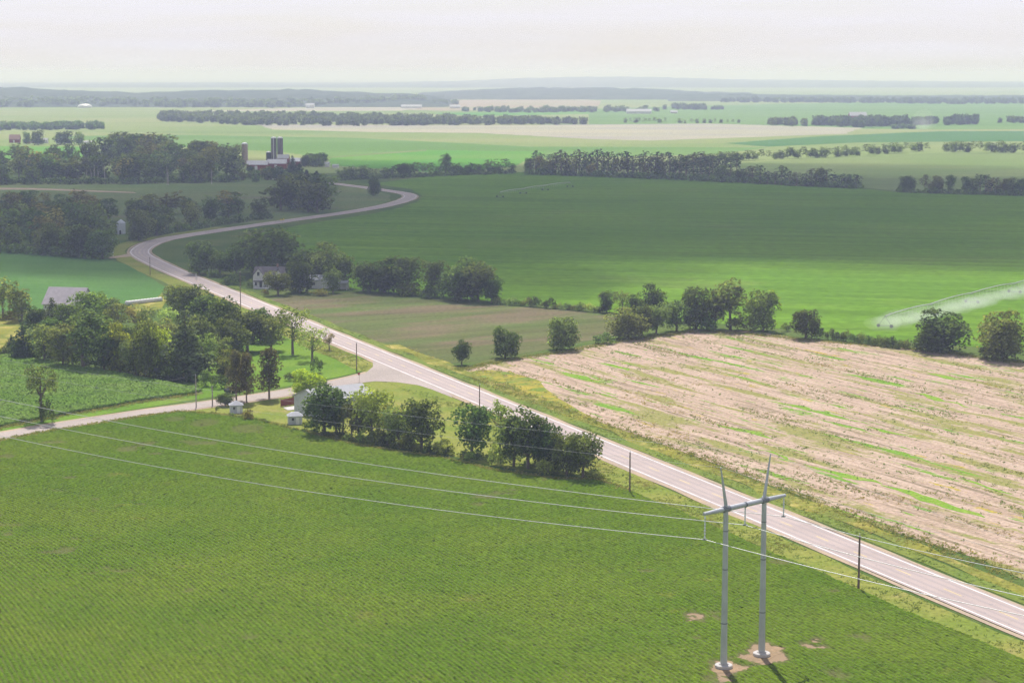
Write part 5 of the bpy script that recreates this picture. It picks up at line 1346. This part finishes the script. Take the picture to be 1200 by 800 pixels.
def barn(px, base, wpx, dep, hw, hr, wallm, roofm, label, ang=0, name='barn', cat='barn', doors=True):
    x, y, _ = at(px, base); L = wpx*mpp(base); e = empty(name, (x, y + dep/2, 0), ang, label, cat)
    wall_gable(L, dep, hw, hr).build('wall', wallm, e); roof_gable(L, dep, hw, hr, .3, .2).build('roof', roofm, e)
    if doors: MB().box(-L*.12, L*.02, -dep/2-.08, -dep/2-.003, 0, hw*.8).build('door', TRIMW, e)
    return e
barn(301, 199.5, 24, 12, 4.3, 3.0, REDP, GREYROOF, 'long red barn with a grey roof before the silos', R(2))
barn(324, 198.5, 22, 12, 4.6, 3.2, REDP, GREYROOF, 'red barn below the twin silos', R(2))
barn(331.5, 194.5, 13, 10, 6.2, 3.0, REDP, METALR, 'red barn with a white roof right of the twin silos')
barn(346, 195.5, 12, 10, 4.4, 2.6, REDP, METALW, 'small red barn with a pale roof at the right of the farm')
barn(383, 195.8, 5, 5, 2.6, 1.4, WHITEP, METALR, 'tiny white shed at the edge of the bright field', 0, 'small_shed', 'shed', False)
barn(393, 196.8, 7, 4, 1.8, .9, WHITEP, METALR, 'low white shed next to the tiny one', 0, 'small_shed', 'shed', False)
# far buildings on the plain
barn(16, 167.5, 12, 12, 4, 5, REDP, BROWNR, 'far red barn with a steep roof at the left edge', R(8))
barn(38, 168.3, 19, 8, 1.9, 1.0, REDP, BROWNR, 'far long low red shed beside the red barn', 0, 'small_shed', 'shed')
barn(52, 168.2, 6, 8, 3.4, 2.4, WHITEP, METALR, 'far white cottage right of the red sheds', 0, 'farmhouse', 'house')
barn(68, 168.5, 5, 8, 3.2, 2.4, WHITEP, METALR, 'far white cottage in front of the broad tree', 0, 'farmhouse', 'house')
barn(103, 168.4, 11, 10, 1.8, 1.0, WHITEP, METALR, 'far low white shed at the right end of the red farm', 0, 'small_shed', 'shed')
barn(749, 133.4, 29, 24, 4.5, 4.5, WHITEP, METALR, 'far long white shed on the plain before the woods', 0, 'long_shed', 'shed')
barn(1006, 141.4, 20, 20, 8, 6, REDP, METALR, 'far red barn with a white roof inside the wood')
barn(482, 127.0, 24, 24, 4, 4, WHITEP, METALR, 'far long white shed near the village', 0, 'long_shed', 'shed')
barn(363, 126.8, 10, 20, 6, 5, WHITEP, METALR, 'far small white shed behind the long wood', 0, 'long_shed', 'shed')
barn(533, 127.2, 12, 20, 4, 4, WHITEP, METALR, 'far white shed right of the village', 0, 'long_shed', 'shed')
barn(790, 133.2, 8, 14, 3, 3, WHITEP, METALR, 'far small white building right of the long white shed', 0, 'long_shed', 'shed')
for i, (px, py, wp, lab) in enumerate(((474,119.5,6,'far white house at the left of the distant village'),(481,117.5,5,'far white house at the top of the distant village'),(487,119.8,7,'far white house in the middle of the distant village'),(493,121.5,5,'far white house at the right of the distant village'),(470,122.3,8,'far pale building at the foot of the distant village'))):
    barn(px, py, wp, 14, 6, 5, WHITEP, METALR, lab, 0, 'farmhouse', 'house', False)
x, y, _ = at(99.5, 126.4); r = 17*mpp(126.4)/2; e = empty('storage_dome', (x, y, 0), 0, 'far pale storage dome below the left hills', 'dome')
MB().lathe([(r, -.5), (r, 2)], 28).build('wall', WHITEP, e); MB().lathe([(r*math.cos(k*math.pi/16)**.8 + .1, 2 + r*.42*math.sin(k*math.pi/16)) for k in range(8)] + [(.2, 2 + r*.42)], 28).build('dome', DOMEW, e, True)

# ------------------------------------------------------------------ parked car
CARB = plain('black_paint', (.012, .013, .016), .2, .2, .05, 1, .6); TYRE = plain('tyre_rubber', (.02, .02, .02), .9); RIM = plain('rim_alloy', (.45, .45, .46), .35, .7, .05, 3)
x, y, _ = at(273.8, 460.0); x2, y2, _ = at(283, 458.7); ca_ = math.atan2(y2-y, x2-x)
e = empty('parked_car', (x, y, 0), ca_, 'black car parked at the edge of the side road by the trees', 'car')
side = [(-2.2,.38),(-2.25,.85),(-2.05,1.02),(-1.75,1.12),(-1.35,1.62),(-.3,1.68),(.35,1.62),(1.0,1.12),(1.9,.98),(2.2,.80),(2.25,.42),(1.8,.32),(-1.8,.32)]
m = MB(); nS = len(side)
ws = [.88 if z < 1.1 else .70 for _, z in side]
m.add([(a_, -w_, b_) for (a_, b_), w_ in zip(side, ws)] + [(a_, w_, b_) for (a_, b_), w_ in zip(side, ws)], [tuple(range(nS)), tuple(range(2*nS-1, nS-1, -1))] + [(k, nS+k, nS+(k+1) % nS, (k+1) % nS) for k in range(nS)])
m.build('body', CARB, e)
for sg in (-1, 1): MB().add([(-1.55, sg*.80, 1.15), (.75, sg*.80, 1.15), (.25, sg*.722, 1.55), (-1.25, sg*.722, 1.55)], [(0,1,2,3) if sg < 0 else (3,2,1,0)]).build('side_window', GLASSD, e)
m = MB(); m.add([(.98,-.62,1.16),(.98,.62,1.16),(.40,.60,1.60),(.40,-.60,1.60)], [(0,1,2,3)]); o = m.build('windscreen', GLASSD, e); o.location = (.03, 0, .02)
for sx in (-1.4, 1.4):
    for sg in (-1, 1):
        wv = MB().tube([(sx, sg*.72, .34), (sx, sg*.93, .34)], [.34, .34], 16).build('wheel', TYRE, e); MB().tube([(sx, sg*.931, .34), (sx, sg*.945, .34)], [.2, .2], 12).build('rim', RIM, wv)
for sg in (-1, 1): MB().box(2.17, 2.27, sg*.62-.16, sg*.62+.16, .62, .78).build('headlight', PORC, e)

# ------------------------------------------------------------------ pivot irrigators and their spray
PIPE = plain('pivot_pipe', (.50, .50, .47), .5, .5, .08, .4)
def pivot(pxs, hgt, label, span=42.0):
    P = [Vector(at(*p)) for p in pxs]; e = empty('pivot_irrigator', tuple(P[0]), 0, label, 'irrigator')
    L = [0]
    for a_, b_ in zip(P, P[1:]): L.append(L[-1] + (b_-a_).length)
    def at_s(s):
        for k in range(len(P)-1):
            if s <= L[k+1] or k == len(P)-2:
                return P[k].lerp(P[k+1], (s-L[k])/(L[k+1]-L[k])) - P[0]
    n = max(1, round(L[-1]/span)); d = L[-1]/n
    for k in range(n):
        a_, b_ = at_s(k*d), at_s((k+1)*d); m = MB(); pts = []; low_ = []
        for j in range(13):
            f = j/12; q = a_.lerp(b_, f); bow = 4*f*(1-f); pts.append(q + Vector((0, 0, hgt + .4*bow))); low_.append(q + Vector((0, 0, hgt - .15 - .45*bow)))
        m.tube(pts, .16, 6)
        m.tube(low_, .05, 4)
        for j in range(0, 13): m.tube([pts[j], low_[j]], .035, 4)
        for j in range(0, 13): m.tube([low_[j], low_[j] - Vector((0, 0, 1.2))], .03, 4)      # sprinkler drops
        m.build('span', PIPE, e)
    for k in range(n + 1):
        c_ = at_s(min(k*d, L[-1])); ax = (at_s(min(k*d+1, L[-1])) - at_s(max(0, min(k*d+1, L[-1])-2))).normalized(); pr_ = Vector((-ax.y, ax.x, 0)); m = MB()
        for sg in (-1, 1): m.tube([c_ + Vector((0,0,hgt)), c_ + pr_*sg*2.1 + Vector((0,0,.6))], .08, 5)
        m.tube([c_ + pr_*2.1 + Vector((0,0,.6)), c_ - pr_*2.1 + Vector((0,0,.6))], .09, 5)
        tw_ = m.build('drive_tower', STEELD, e)
        for sg in (-1, 1): cw = c_ + pr_*sg*2.1; MB().tube([cw + ax.cross(Vector((0,0,1)))*.0 + ax*0 - pr_*0 + Vector((0,0,.62)) - Vector((ax.y*0,0,0)) - ax*.17, cw + Vector((0,0,.62)) + ax*.17], [.5, .5], 12).build('wheel', TYRE, tw_)
    return P
PV = pivot([(1037,384),(1100,366.5),(1160,349.5),(1240,333)], 3.6, 'long arched irrigation pivot spraying the crop at the right')
pivot([(586,231.5),(640,223),(668,219.5)], 3.4, 'distant idle irrigation pivot in the shaded crop field')

def mist(spots, dens, label, seed):
    """soft bank of water droplets: overlapping puffs of thin vapour, one object each"""
    random.seed(seed)
    mat = volume_mat('water_droplets', (1, 1, 1), dens, .3)
    for i, (px, py, rx, ry, rz_) in enumerate(spots):
        x, y, _ = at(px, py); mb = MB(); icoblob(mb, (x, y, rz_*.85), (rx, ry, rz_), 8, 12, seed + i)
        o = mb.build('water_spray', mat, None, True); tag(o, label, None, 'drifting water spray of the pivot', 'stuff')
sp_ = []
random.seed(5)
for k in range(60):
    f = k/59; px = 1034 + 190*f; py = 384.5 - 50*f + (.5 + 4*f)*random.uniform(.2, 1.2)
    sp_.append((px, py + random.uniform(0, 3), random.uniform(3, 6.5), random.uniform(4, 9), random.uniform(1.2, 2.6)))
mist(sp_, .008, 'white water spray drifting below the irrigation pivot', 40)
mist([(1082,151.5,17,16,15),(1079,151.8,12,12,9),(1086,151.8,14,12,8)], .004, 'white plume of water on the far plain', 80)

# ------------------------------------------------------------------ render set-up
cy = scene.cycles
scene.render.engine = 'CYCLES'
cy.max_bounces = 5; cy.diffuse_bounces = 2; cy.glossy_bounces = 1; cy.transmission_bounces = 2; cy.volume_bounces = 2; cy.transparent_max_bounces = 24
cy.use_adaptive_sampling = True; cy.adaptive_threshold = .015
cy.caustics_reflective = False; cy.caustics_refractive = False
cy.use_denoising = True
try:
    cy.denoiser = 'OPENIMAGEDENOISE'; cy.denoising_input_passes = 'RGB_ALBEDO_NORMAL'; cy.denoising_prefilter = 'FAST'
except Exception: pass
cy.sample_clamp_indirect = 4.0
scene.render.filter_size = 1.2
